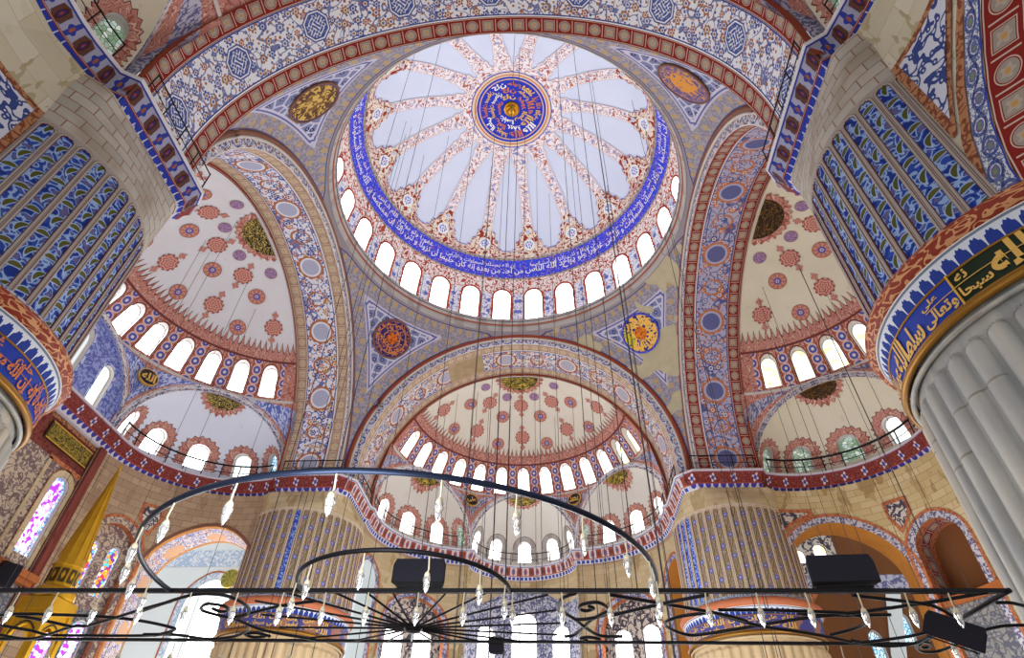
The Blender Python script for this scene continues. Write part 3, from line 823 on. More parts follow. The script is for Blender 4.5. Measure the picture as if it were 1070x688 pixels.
def ring_cornice():
    mb = MB()
    prof = [(11.74, 33.7), (11.62, 33.9), (11.6, 34.05), (11.7, 34.12), (11.55, 34.3), (11.5, 34.5), (11.42, 34.6), (11.42, 34.8), (12.3, 35.0)]
    L = 0
    for (r0, z0), (r1, z1) in zip(prof, prof[1:]):
        d = math.hypot(r1-r0, z1-z0)
        mb.grid(lambda u, v: (cos(u)*(r0+(r1-r0)*v), sin(u)*(r0+(r1-r0)*v), z0+(z1-z0)*v), lin(0, 2*pi, 96), [0, 1], M['ledge'], lambda u, v, L=L, d=d: (u*11.6, L+v*d))
        L += d
    o = mb.build('trim_1'); tag(o, 'pale stone ledge running round the foot of the great dome', 'ledge', None, 'structure')

def pendentives():
    for sx, sy, nm in ((-1, 1, 'left of the far arch, blue-violet network pattern'), (1, 1, 'right of the far arch, partly bare worn plaster'), (-1, -1, 'at upper left behind the near arch'), (1, -1, 'at upper right behind the near arch')):
        mb = MB(); zs = sorted([Z0+(33.76-Z0)*i/26 for i in range(27)]+[Z0+sqrt(PR*PR-A*A)-1e-4, Z0+sqrt(PR*PR-A*A)+1e-4])
        nu = 28
        def rng(z):
            r = sqrt(PR*PR-(z-Z0)**2)
            if r <= A: return r, 0.0, pi/2
            a = math.acos(A/r); return r, a, pi/2-a
        def P(u, z):
            r, a, b = rng(z); f = a+(b-a)*u; return Vector((sx*r*cos(f), sy*r*sin(f), z))
        def ed(u, z):
            p = P(u, z); h = lambda q, w: math.hypot(q, w)
            d1 = max(h(p.y, z-Z0)-RE, 0) if True else 0
            # distance measured along the surface from each arch edge and from the ring
            g = lambda c, o: PR*max(0, math.asin(min(1, A/PR))-math.asin(min(1, abs(c)/PR)))
            return (min(g(p.x, 0), g(p.y, 0), (33.76-z)*PR/max(6, abs(rng(z)[0]))), z)
        mb.grid(P, lin(0, 1, nu), zs, M['pend_warm' if (sx, sy) == (1, 1) else 'pend'], lambda u, z: (atan2(P(u, z).y, P(u, z).x)*12.5, z), True, ed)
        # corner pier strip from the ledge up to the spring
        c0, c1 = Vector((sx*A, sy*RE, 0)), Vector((sx*RE, sy*A, 0))
        mb.face([c0+Vector((0, 0, ZC)), c1+Vector((0, 0, ZC)), c1+Vector((0, 0, Z0+.1)), c0+Vector((0, 0, Z0+.1))], [(0, 0), (.5, 0), (.5, 1.2), (0, 1.2)], M['pend'], False, [(0.5, 0)]*4)
        o = mb.build('ceiling_pendentive'); tag(o, 'curved triangular pendentive '+nm, 'pendentive', None, 'structure')
    cen = {(-1, 1): (-9.62, 9.72, 31.47), (1, 1): (9.62, 9.76, 31.45), (-1, -1): (-9.7, -9.62, 31.5), (1, -1): (9.8, -9.75, 31.2)}
    lab = {(-1, 1): ('round inscription roundel, orange rings on dark violet, left of the far arch', 0), (1, 1): ('round inscription roundel with bright yellow rays, right of the far arch', 1),
           (-1, -1): ('gold openwork inscription roundel at upper left under the near arch', 2), (1, -1): ('violet and orange inscription roundel at upper right under the near arch', 3)}
    for (k, p) in cen.items():
        txt, kind = lab[k]
        def rcol():
            x, y = UV(); d = hyp(x, y); a = at2(y, x)
            n = noise(x, y, 4.4, 0.0, 2.0+kind, .9)
            if kind == 0:
                return layers(C(46, 36, 100), (ab(n-.5) < .06, C(200, 124, 62)), ((ab(rep(d, .3)) < .13), C(206, 130, 70)), (d < .3, C(214, 110, 30)), ((d < .3)*(ab(n-.5) < .06), C(120, 50, 30)), (d > .92, C(48, 40, 120)))
            if kind == 1:
                g = noise(x, y, .9, 0.0, 3.0)
                return layers(C(56, 50, 120), ((ab(n-.5) < .14)+(sn(a*24.0+d*6.0) > .2)*(inr(d, .45, .8)), mixc(g > .56, C(238, 190, 90), C(206, 196, 40))), (d < .34, C(222, 130, 40)), ((d < .34)*(ab(n-.5) < .05), C(170, 60, 30)), (d > .94, C(60, 60, 130)))
            if kind == 2:
                return layers(C(206, 172, 84), (ab(n-.5) < .1, C(96, 64, 46)), (d < .45, C(128, 92, 50)), ((d < .45)*(n > .52), C(206, 172, 90)), (d > .9, C(84, 70, 110)))
            return layers(C(106, 88, 140), (ab(n-.5) < .06, C(206, 150, 80)), ((d < .55)*(ab(n-.5) < .2), C(220, 150, 60)), (d > .9, C(130, 110, 150)))
        m = mk('roundel_paint', rcol); mb = MB()
        decal(mb, p, (0, 0, Z0), PR, 1.5, m, .1, None, 0, 3, 1.0, 32)
        n_ = (Vector(p)-Vector((0, 0, Z0))).normalized()
        o = mb.build('roundel'); tag(o, txt, 'roundel', 'inscription roundels on the four pendentives', 'thing')
        mb = MB()
        e1 = Vector((0, 0, 1)).cross(n_).normalized(); e2 = n_.cross(e1)
        pts = []
        for i in range(40):
            a = 2*pi*i/40; q = Vector(p)+e1*1.5*cos(a)+e2*1.5*sin(a)-Vector((0, 0, Z0)); pts.append(Vector((0, 0, Z0))+q.normalized()*(PR-.08))
        mb.tube(pts, .07, M['band_blue' if kind == 1 else 'mould'], 6, True)
        mb.build('rim', o)

# ------------------------------------------------------------------ the four great arches
def arch_pts(r, n=48, z1=19.7):
    """(t, z) along leg, semicircle, leg"""
    pts = [(-r, z1)]
    for i in range(n+1):
        a = pi-pi*i/n; pts.append((r*cos(a), Z0+r*sin(a)))
    return pts+[(r, z1)]
def arches():
    sof = {'near': 'sof_near', 'left': 'sof_left', 'right': 'sof_right', 'far': 'sof_far'}
    ch = {'near': 'chain_red', 'left': 'chain_beige', 'right': 'chain_red', 'far': 'chain_beige'}
    lab = {'near': 'wide tiled arch overhead crossing the top of the picture, with blue octagons', 'left': 'tall floral arch on the left of the dome with pale discs', 'right': 'tall arch on the right of the dome, red chain borders and violet discs', 'far': 'broad arch facing the viewer over the far half dome'}
    for b in BAYS:
        T = bay(b); root = empty('ceiling_arch', T(0, A, ZC)); tag(root, lab[b], 'arch', None, 'structure')
        def part(mb, nm): o = mb.build(nm, root); o.matrix_parent_inverse = Matrix.Translation(-root.location); return o
        mb = MB(); f = arch_pts(RE+.02, 64)
        mb.tube([T(t, A-.05, z) for t, z in f], .17, M['mould_red' if b in ('far',) else 'mould'], 8)
        mb.tube([T(t*(RE-.22)/RE, A-.08, Z0+(z-Z0)*(RE-.22)/RE if z > Z0 else z) for t, z in f], .09, M['mould_white'], 6)
        part(mb, 'moulding')
        mb = MB(); f1 = arch_pts(RE, 64); f2 = arch_pts(RI, 64)
        mb.strip([T(t, A, z) for t, z in f2], [T(t, A, z) for t, z in f1], M['loop_blue' if b in ('far',) else 'loop'], False, .74)
        part(mb, 'archivolt')
        def band(o0, o1, m, v0=0.0, r=RI, r2=None):
            mb = MB(); f = arch_pts(r, 64); g = arch_pts(r2 or r, 64)
            u = 0
            for i in range(len(f)-1):
                d = math.hypot(f[i+1][0]-f[i][0], f[i+1][1]-f[i][1])
                mb.face([T(f[i][0], A+o0, f[i][1]), T(f[i+1][0], A+o0, f[i+1][1]), T(g[i+1][0], A+o1, g[i+1][1]), T(g[i][0], A+o1, g[i][1])],
                        [(u, v0), (u+d, v0), (u+d, v0+o1-o0), (u, v0+o1-o0)], m, True); u += d
            return mb
        part(band(0, .8, M[ch[b]]), 'front_border')
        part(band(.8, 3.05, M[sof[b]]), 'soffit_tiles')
        part(band(3.05, 3.85, M[ch[b]]), 'rear_border')
        mb = MB(); f1 = arch_pts(RI, 64); f2 = arch_pts(HR-.1, 64)
        mb.strip([T(t, AS, z) for t, z in f1], [T(t, AS, z) for t, z in f2], M['mould_red'])
        for s in (-1, 1): mb.grid(lambda u, v: T(s*u, AS+.03, v), [RI-.02, 12.6], lin(19.7, 23.2, 4), M['arab_lilac'])
        part(mb, 'inner_edge')

# ------------------------------------------------------------------ half domes and niches
ENDS = {'far': ((10.9, 16.0), (4.4, 24.0), 2.2), 'left': ((11.5, 16.0), (5.1, 24.2), 2.9), 'right': ((11.5, 16.0), (5.1, 24.2), 2.9), 'near': ((11.5, 16.0), (5.1, 24.2), 3.0), 'near_wall': ((11.5, 16.0), (5.1, 24.2), 3.0), 'left_wall': ((10.95, 15.2), (5.1, 24.2), 2.9), 'right_wall': ((10.95, 15.2), (5.1, 24.2), 2.9)}
def arcpath(b, sgn, off=0.0):
    """niche wall in plan: returns (fn(u)->(t,o), length); u runs from the great pier to the inner corner"""
    E1, E2, d = ENDS[b]; E1 = Vector(E1); E2 = Vector(E2); Mm = (E1+E2)/2; h = (E2-E1).length/2
    t = (E2-E1)/(2*h); n = Vector((-t.y, t.x))
    if n.dot(Mm) < 0: n = -n
    R = (h*h+d*d)/(2*d); c = Mm+n*(d-R)
    a1 = atan2(E1.y-c.y, E1.x-c.x); a2 = atan2(E2.y-c.y, E2.x-c.x)
    if a2 < a1: a2 += 2*pi
    return (lambda u: (sgn*(c.x+(R+off)*cos(a1+u/R)), c.y+(R+off)*sin(a1+u/R))), R*(a2-a1), R
ZR = 25.75                                             # ring where the half dome proper starts
def hsurf(T, fi, z, d=0.0):
    r = sqrt(max((HR+d)**2-(z-Z0)**2, 0)); return T(r*cos(fi), HO+r*sin(fi), z)
NICHE_H = 4.75
def niche(b, k):
    """k -1, 0, 1: (centre t,o), half width A_, depth D, axis e (along), outward n"""
    E1, E2, d = ENDS[b]
    if k == 0: return Vector((0, E2[1]+.05)), E2[0]+.02, {'far': 3.7, 'left': .25, 'right': 3.4, 'near': 3.4}[b], Vector((-1, 0)), Vector((0, 1))
    e1 = Vector((k*E1[0], E1[1])); e2 = Vector((k*E2[0], E2[1])); c = (e1+e2)/2; e = (e2-e1).normalized() if k > 0 else (e1-e2).normalized()
    n = Vector((e.y, -e.x))
    if n.dot(c) < 0: n = -n
    return c, (e2-e1).length/2-.12, d-.12, e, n
def half_domes():
    pl = {'far': 'hd_far', 'left': 'hd_left', 'right': 'hd_right', 'near': 'hd_left'}
    nl = {'far': 'ex_far', 'left': 'ex_left', 'right': 'ex_right', 'near': 'ex_right'}
    lab = {'far': 'half dome beyond the far arch, cream with pink roundels and a row of bright windows', 'left': 'half dome on the left with pink roundels above a row of glaring windows', 'right': 'cream half dome on the right, partly hidden by the fluted pier', 'near': 'edge of the half dome over the viewer, seen in the upper corners'}
    for b in BAYS:
        T = bay(b); root = empty('ceiling_half_dome', T(0, HO, ZC)); tag(root, lab[b], 'half dome', None, 'structure')
        def part(mb, nm, par_=None):
            o = mb.build(nm, par_ or root)
            if par_ is None: o.matrix_parent_inverse = Matrix.Translation(-root.location)
            return o
        def f0(z):
            r = sqrt(max(HR*HR-(z-Z0)**2, 1e-6)); return math.asin(min(1, (AS-HO-.02)/r))
        # ring of windows on the sphere
        R0 = 10.0
        sf = lambda u, v, d: hsurf(T, u/R0, v, d)
        st = rad(12.4); hw = .56; vs, vt = 26.0, 27.45
        mb = MB(); z1 = 28.25
        wins = []
        show = b != 'near'
        for i in range(-6, 7):
            fi = pi/2+i*st; u = fi*R0
            if show:
                arch_cell(mb, sf, u-st/2*R0, u+st/2*R0, ZR, z1, u, hw, vs, vt, M['hd_pier'], 0, .7)
                rim(mb, sf, u, hw, vs, vt, 0, .07, M['crest_line'], -.03)
                reveal(mb, sf, outline(u, hw, vs, vt), .4, M['frame']); wins.append((i, u))
            else: mb.grid(lambda a, v: sf(a, v, 0), lin(u-st/2*R0, u+st/2*R0, 3), [ZR, z1], M['hd_pier'])
        e0 = pi/2-6.5*st
        for s in (-1, 1):
            mb.grid(lambda a, v: hsurf(T, pi/2+s*(6.5*st+a*(pi/2-f0(v)-6.5*st)), v), [0, .5, 1], lin(ZR, z1, 3), M['crest'], lambda a, v: (a, v))
        part(mb, 'window_row')
        order = sorted(wins, key=lambda q: {'far': -q[0]*-1, 'left': q[0], 'right': -q[0]}.get(b, 0))
        order = sorted(wins, key=lambda q: {'far': -q[0], 'left': q[0]*-1, 'right': -q[0]}.get(b, 0))
        place = {'far': 'window row of the far half dome, %s from the left', 'left': 'window row of the left half dome, %s from the great floral arch', 'right': 'window row of the right half dome, %s from the red-bordered arch'}
        if b == 'left': order = sorted(wins, key=lambda q: q[0])
        if b == 'right': order = sorted(wins, key=lambda q: q[0])
        for n, (i, u) in enumerate(order):
            if b in ('left', 'right') and n > 8: continue
            window(sf, u, hw, vs, vt, .36, M['pane_yellow' if b == 'right' or (b == 'far' and n in (11, 12)) else 'pane_white'], 'narrow arched window in the '+place[b] % ordinal(n+1))
        # plaster shell
        mb = MB()
        zt = Z0+sqrt(HR*HR-(AS-HO)**2)-.002
        mb.grid(lambda a, v: (lambda z: hsurf(T, f0(z)+(pi-2*f0(z))*a, z))(z1+(zt-z1)*(1-(1-v)**2)), lin(0, 1, 48), lin(0, 1, 18), M[pl[b]])
        part(mb, 'plaster_shell')
        # crest of pointed leaves
        mb = MB(); nn = 60
        def top(x):
            x = abs(x); return .42+.55*(1-x)**1.7 if x < .8 else .42
        for (d, add, m) in ((-.03, .1, M['crest_line']), (-.06, 0, M['crest'])):
            lo = f0(29.3); us = lin(lo, pi-lo, nn*8)
            mb.grid(lambda u, v: hsurf(T, u, z1+v*(top(((u-pi/2)/(pi/2-lo)*nn/2) % 1*2-1)+add), d), us, [0, .5, 1], m, lambda u, v: (u*R0, v))
        mb.grid(lambda u, v: hsurf(T, u, v, -.05), lin(f0(28.3), pi-f0(28.3), 60), [z1-.12, z1+.02], M['crest_line'])
        cr = part(mb, 'leaf_crest')
        # painted roundels
        def pos(deg, z): return hsurf(T, pi/2+rad(deg), z)
        c3 = T(0, HO, Z0)
        mb = MB(); sc12 = [((1+.07*cos(12*a))*cos(a), (1+.07*cos(12*a))*sin(a)) for a in lin(0, 2*pi, 72)[:-1]]
        heart = [(0, -.5), (.28, -.42), (.18, -.2), (.5, -.1), (.42, .22), (.2, .3), (0, .7), (-.2, .3), (-.42, .22), (-.5, -.1), (-.18, -.2), (-.28, -.42)]
        for dg in (-53.2, -17.5, 17.5, 53.2): decal(mb, pos(dg, 29.55), c3, HR, .56, M['fdisc'])
        for dg in (-56.5, -18.8, 18.8, 56.5): decal(mb, pos(dg, 31.1), c3, HR, .58, M['fdisc'])
        for dg in (-62, -21, 21, 62): decal(mb, pos(dg, 31.93), c3, HR, .42, M['sdisc'])
        for dg, z in ((-72, 30.0), (-36, 30.03), (0, 30.05), (36, 30.03), (72, 30.0), (-39, 31.55), (0, 31.66), (39, 31.55), (-78, 31.4), (78, 31.4)):
            if abs(dg) == 78: continue
            decal(mb, pos(dg, z), c3, HR, .62, M['ornate'], .05, sc12)
            cc = pos(dg, z); nn_ = (cc-c3).normalized(); e1 = Vector((0, 0, 1)).cross(nn_).normalized(); e2 = nn_.cross(e1)
            decal(mb, cc+e2*.92, c3, HR, .5, M['ornate'], .05, heart)
            decal(mb, cc-e2*.92, c3, HR, .5, M['ornate'], .05, [(p[0], -p[1]) for p in heart])
        part(mb, 'roundels')
        # crown medallion (its front half is cut by the arch)
        mb = MB()
        P = T(0, AS+.55, 32.4)
        big = [((1+.13*(1 if i % 2 else -.2))*cos(2*pi*i/56), (1+.13*(1 if i % 2 else -.2))*sin(2*pi*i/56)) for i in range(56)]
        fx = lambda a, bb, k: (lambda q: c3+(q-c3).normalized()*(HR-k))(T(a, AS+.2+bb, 32.3))
        for rr, kk, m in ((1.0, .06, M['crest']), (.8, .1, M['browngold' if b == 'right' else 'blackgold' if b == 'left' else 'greengold'])):
            N = 56
            for i in range(N//2):
                qs = []
                for ii in (i, i+1):
                    a = pi*ii/(N//2); w = (1+(.07 if ii % 2 else -.03)) if rr == 1.0 else 1
                    qs.append((2.0*rr*w*cos(a), max(.0, 1.95*rr*w*sin(a))))
                for t0, t1 in ((.0, .5), (.5, 1)):
                    q4 = [(qs[0][0]*t0, qs[0][1]*t0), (qs[0][0]*t1, qs[0][1]*t1), (qs[1][0]*t1, qs[1][1]*t1), (qs[1][0]*t0, qs[1][1]*t0)]
                    mb.face([fx(p[0], p[1], kk) for p in q4], [(p[0]*.5, p[1]*.5) for p in q4], m)
        part(mb, 'crown_medallion')
        # spandrels between the niche arches and the ring
        mb = MB(); spm = {'far': M['arab_lilac'], 'left': M['arab_bluebright'], 'right': M['arab_lilac'], 'near': M['arab_lilac']}[b]
        ks = (-1, 0, 1)
        for k in ks:
            c, hwid, D, e, n = niche(b, k)
            H = NICHE_H
            def ap(a, r): 
                q = c+e*(hwid+r)*cos(a); return (q.x, q.y, ZC+.1+(H+r)*sin(a))
            NA = 40
            def sp(a, v, dd=0.0):
                t, o, z = ap(a, .42); fi = atan2(o-HO, t); zz = z+(ZR-z)*v
                rr = sqrt(HR*HR-(ZR-Z0)**2); q = Vector((t, o)).lerp(Vector((rr*cos(fi), HO+rr*sin(fi))), v)
                q = q-(q-Vector((0, HO))).normalized()*dd
                return T(q.x, q.y, max(zz, z) if z < ZR else ZR)
            al = [pi*i/NA for i in range(NA+1)]
            # border pink, inner tile
            wid = lambda a, v: (ZR-ap(a, .42)[2])*v
            for v0, v1, m in ((0, .3, M['crest']), (.3, .74, spm), (.74, 1.0, M['crest'])) if b != 'left' else ((0, .14, M['crest']), (.14, .86, spm), (.86, 1.0, M['crest'])):
                mb.grid(lambda a, v: sp(a, v), al, lin(v0, v1, 4), m, lambda a, v: (a*hwid, wid(a, v)))
            # archivolt
            for r0, r1, m in ((0, .2, M['grey_band']), (.2, .34, M['loop_blue'] if b != 'right' else M['grey_band']), (.34, .43, M['mould_white'])):
                for (a, a2) in zip(al, al[1:]):
                    q = [ap(a, r0), ap(a2, r0), ap(a2, r1), ap(a, r1)]
                    mb.face([T(p[0], p[1], p[2]) for p in q], [(a*4.8, 0), (a2*4.8, 0), (a2*4.8, r1-r0), (a*4.8, r1-r0)], m, True)
        mb.grid(lambda u, v: hsurf(T, u, v, -.06), lin(f0(26), pi-f0(26), 60), [ZR-.12, ZR+.06], M['mould_white'])
        part(mb, 'spandrels')
        # niches
        for k in ks:
            if b == 'near' and k == 0: continue
            c, hwid, D, e, n = niche(b, k); H = NICHE_H
            nm = MB(); zb = ZC+.1
            def ns(u, v, d=0.0, c=c, hwid=hwid, D=D, e=e, n=n):
                """u = arc length-ish (0..pi)*3.6 , v = height"""
                al_ = u/3.6; kk = sqrt(max(1-(v/H)**2, 0)); q = c+e*(hwid+d)*kk*cos(al_)+n*(D+d)*kk*sin(al_); return T(q.x, q.y, zb+v)
            w_hw = .5; lows = .35; spr = 1.55
            flat = (b == 'left' and k == 0)
            if flat:
                # shallow lunette on the flat wall with one tall window shown beside the corner
                fs = lambda u, v, d=0.0: T(c.x-u, c.y+.2+d, zb+v)
                al = [pi*i/40 for i in range(41)]
                m_ = M['lunette_blue']
                lw = [(-2.9, .55), (0, .75), (2.9, .55)]
                for i, (uu, hh) in enumerate(lw):
                    a0, a1 = [(-hwid, -1.6), (-1.6, 1.6), (1.6, hwid)][i]
                    arch_cell(nm, fs, a0, a1, 0, 4.9, uu, hh, .3, 2.6 if i != 1 else 3.3, m_, 0, .6)
                    reveal(nm, fs, outline(uu, hh, .3, 2.6 if i != 1 else 3.3), .35, M['frame'])
                    rim(nm, fs, uu, hh, .3, 2.6 if i != 1 else 3.3, 0, .16, M['arab_bluebright'], -.03)
                    if i == 0: window(fs, uu, hh, .3, 2.6, .3, M['pane_tint'], 'tall pale blue window in the lunette beside the left pier')
                for a, a2 in zip(al, al[1:]):
                    nm.face([T(c.x+hwid*cos(x)*1.0, c.y+dd, zb+H*sin(x)) for x, dd in ((a, 0), (a2, 0), (a2, .22), (a, .22))], [(0, 0), (1, 0), (1, 1), (0, 1)], M['arab_bluebright'])
                o = part(nm, 'lunette'); continue
            uw = [3.6*pi*(j+.5)/5 for j in range(5)] if b == 'far' and k == 0 else [3.6*pi*(j+.5)/5 for j in range(5)]
            sw = 3.6*pi/5
            wl = []
            for j, u in enumerate(uw):
                arch_cell(nm, ns, u-sw/2, u+sw/2, 0, 2.6, u, w_hw, lows, spr, M[nl[b]], 0, .5)
                reveal(nm, ns, outline(u, w_hw, lows, spr), .35, M['frame'])
                hm = M['crest'] if not (b == 'far' and k == 0) else M['ledge']
                halo(nm, ns, u, w_hw, lows, spr, .0, .36, .14 if not (b == 'far' and k == 0) else 0, hm, M['crest_line'])
                wl.append(u)
            nm.grid(lambda u, v: ns(u, 2.6+(H-2.6)*(1-(1-v)**2)), lin(0, 3.6*pi, 30), lin(0, 1, 12), M[nl[b]])
            # medallion near the crown
            for rr, kk, m in ((1.0, .06, M['crest']), (.8, .1, M['browngold' if b == 'right' else 'blackgold' if b == 'left' else 'greengold'])):
                N = 44
                def mp(a, r):
                    w = (1+(.1 if a[1] % 2 else -.04)) if rr == 1.0 else 1
                    xx, yy = 1.45*rr*w*r*cos(a[0]), 1.4*rr*w*r*max(sin(a[0]), 0)
                    hh = H*sqrt(max(0, 1-((yy+.05)/max(D, 2.4))**2-(xx/hwid)**2))
                    q = c-e*xx+n*(yy+.05)*D/max(D, 2.4)
                    return T(q.x, q.y, zb+hh-kk)
                for i in range(N//2):
                    a, a2 = (2*pi*i/N, i), (2*pi*(i+1)/N, i+1)
                    for r0, r1 in ((0, .5), (.5, 1)):
                        nm.face([mp(a, r0), mp(a, r1), mp(a2, r1), mp(a2, r0)], [(r0*cos(a[0])*.8, r0*sin(a[0])*.8), (r1*cos(a[0])*.8, r1*sin(a[0])*.8), (r1*cos(a2[0])*.8, r1*sin(a2[0])*.8), (r0*cos(a2[0])*.8, r0*sin(a2[0])*.8)], m)
            part(nm, 'niche')
            place = {'far': {-1: 'left niche under the far half dome', 0: 'middle niche under the far half dome', 1: 'right niche under the far half dome'}, 'left': {1: 'niche below the left half dome', -1: 'hidden niche on the left'}, 'right': {1: 'niche below the right half dome', -1: 'hidden niche on the right'}, 'near': {-1: 'niche in the upper left corner', 1: 'niche in the upper right corner'}}[b].get(k, 'hidden')
            if 'hidden' in place: continue
            mats = {('far', 0): ['pane_white']*5, ('far', -1): ['pane_green', 'pane_white', 'pane_white', 'pane_white', 'pane_green'], ('far', 1): ['pane_green', 'pane_white', 'pane_white', 'pane_white', 'pane_green'],
                    ('left', 1): ['pane_cyan', 'pane_tint', 'pane_white', 'pane_white', 'pane_white'], ('right', 1): ['pane_green', 'pane_green', 'pane_green', 'pane_tint', 'pane_tint'], ('near', -1): ['pane_green']*5, ('near', 1): ['pane_green']*5}[b, k]
            # order of u against the picture: e points from the pier inwards for k>0
            us = list(wl)
            if k > 0: us = us[::-1]                      # start at the great pier
            side = 'the great pier' if k else 'the left'
            if k < 0: us = us
            for j, u in enumerate(us):
                window(ns, u, w_hw, lows, spr, .3, M[mats[j]], 'small arched window of the %s, %s from %s' % (place, ordinal(j+1), side))
    # small round plaques in the spandrels
    for b, s, lb in (('far', -1, 'small black roundel with gold script, left of the middle far niche'), ('far', 1, 'small black roundel with gold script, right of the middle far niche'), ('left', 1, 'round black plaque with gold script beside the left niche')):
        T = bay(b); mb = MB(); p = {'far': (4.62*s, 23.92, 24.75), 'left': (5.15, 23.85, 24.45)}[b]
        c2 = Vector((p[0], p[1]-HO)).normalized(); P = T(p[0]-c2.x*.3, p[1]-c2.y*.3, p[2]); n_ = (T(c2.x, c2.y, -.25)-T(0, 0, 0)).normalized()
        e1 = Vector((0, 0, 1)).cross(n_).normalized(); e2 = n_.cross(e1); r = .62 if b == 'far' else .66
        cir = lambda r_, d: [P+e1*r_*cos(2*pi*i/28)+e2*r_*sin(2*pi*i/28)-n_*d for i in range(28)]
        mb.face(cir(r, .06), [(0, 0)]*28, M['speaker_box']); c_ = cir(r, .06)+[cir(r, .06)[0]]; d_ = cir(r, -.1)+[cir(r, -.1)[0]]
        mb.strip(c_, d_, M['gold']); mb.strip(cir(r, .07)+[cir(r, .07)[0]], cir(r*.9, .07)+[cir(r*.9, .07)[0]], M['gold_text'])
        o = mb.build('script_roundel'); tag(o, lb, 'plaque', 'small round script plaques', 'thing')
        mb = MB(); fn = lambda x, y: P+(e1*(x-r*.7)+e2*(y-r*.6))*(1 if True else 1)-n_*.09
        sg = 1 if (e1.dot(Vector((1, 0, 0))) > 0 or b == 'left') else -1
        fn2 = lambda x, y: P+e1*sg*(x)+e2*y-n_*.09
        if b == 'left': lettering(mb, 'الله', lambda x, y: P-e1*x+e2*y-n_*.09 if e1.y < 0 else P+e1*x+e2*y-n_*.09, M['gold_text'], -.46, -.36, .92, .72, .04)
        else: lettering(mb, 'محمد' if s > 0 else 'على', fn2, M['gold_text'], -.42, -.28, .84, .6, .03)
        mb.build('script', o)
# ------------------------------------------------------------------ cornices, walls
def sweep(mb, path, prof, T, m, u0=0.0):
    """sweep a (inward offset, z) profile along a plan path of (t, o) points, hall on the right hand"""
    n = len(path); nor = []
    for i in range(n):
        a = Vector(path[max(i-1, 0)]); b_ = Vector(path[i]); c = Vector(path[min(i+1, n-1)])
        d1 = (b_-a).normalized() if i else (c-b_).normalized(); d2 = (c-b_).normalized() if i < n-1 else d1
        n1 = Vector((d1.y, -d1.x)); n2 = Vector((d2.y, -d2.x)); k = n1+n2; k.normalize()
        nor.append(k/max(.5, k.dot(n1)))
    u = [u0]
    for i in range(n-1): u.append(u[-1]+(Vector(path[i+1])-Vector(path[i])).length)
    L = 0
    for (d0, z0), (d1, z1) in zip(prof, prof[1:]):
        l = math.hypot(d1-d0, z1-z0)
        for i in range(n-1):
            q = []
            for ii, dd, zz in ((i, d0, z0), (i+1, d0, z0), (i+1, d1, z1), (i, d1, z1)):
                p = Vector(path[ii])+nor[ii]*dd; q.append(T(p.x, p.y, zz))
            mb.face(q, [(u[i], L), (u[i+1], L), (u[i+1], L+l), (u[i], L+l)], m)
        L += l
PROF = [(-.3, 19.22), (-.02, 19.26), (.02, 19.3), (.1, 19.5), (.16, 19.56), (.2, 19.62), (.24, 19.7), (.3, 19.95), (.44, 20.24), (.52, 20.3), (.54, 20.4), (-.5, 20.4)]
def cornice_paths(b):
    """plan polylines (t, o), hall on the right, one or two runs"""
    K = -.18
    f, L, R = arcpath(b, -1, 0); N = 20
    left = [(-11.4, 11.4), (-11.1, 11.75), (-11.1, 15.7)]+([(-11.55, 15.98)] if b != 'far' else [])+[f(L*i/N) for i in range(1 if b != 'far' else 0, N+1)]
    right = [(-t, o) for t, o in reversed(left)]
    if b == 'near': return [left, right]
    c, hw, D, e, n = niche(b, 0)
    mid = []
    if b != 'left':
        mid = [(c.x+hw*cos(pi-pi*i/18), c.y+D*sin(pi-pi*i/18)) for i in range(1, 18)]
    return [left+mid+right]
def cornices():
    lab = {'far': 'painted blue and red cornice running under the far half dome and its niches', 'left': 'wine-red and blue cornice on the left between the floral arch and the golden spire', 'right': 'dark red cornice with blue petals under the right half dome', 'near': 'large blue and brown patterned cornice nearest the viewer, in the upper corners'}
    for i, b in enumerate(BAYS):
        mb = MB(); T = bay(b)
        for p in cornice_paths(b): sweep(mb, p, PROF, T, M['corn_red' if b in ('left', 'right') else 'corn_far' if b == 'far' else 'corn'])
        o = mb.build('trim_%d' % (i+2)); tag(o, lab[b], 'cornice', None, 'structure')
def tunnel(mb, pts, D, depth, m):
    pts = refine(pts, .4); L = 0
    for a, b_ in zip(pts, pts[1:]):
        d = math.hypot(b_[0]-a[0], b_[1]-a[1])
        yield a, b_, L, L+d
        L += d
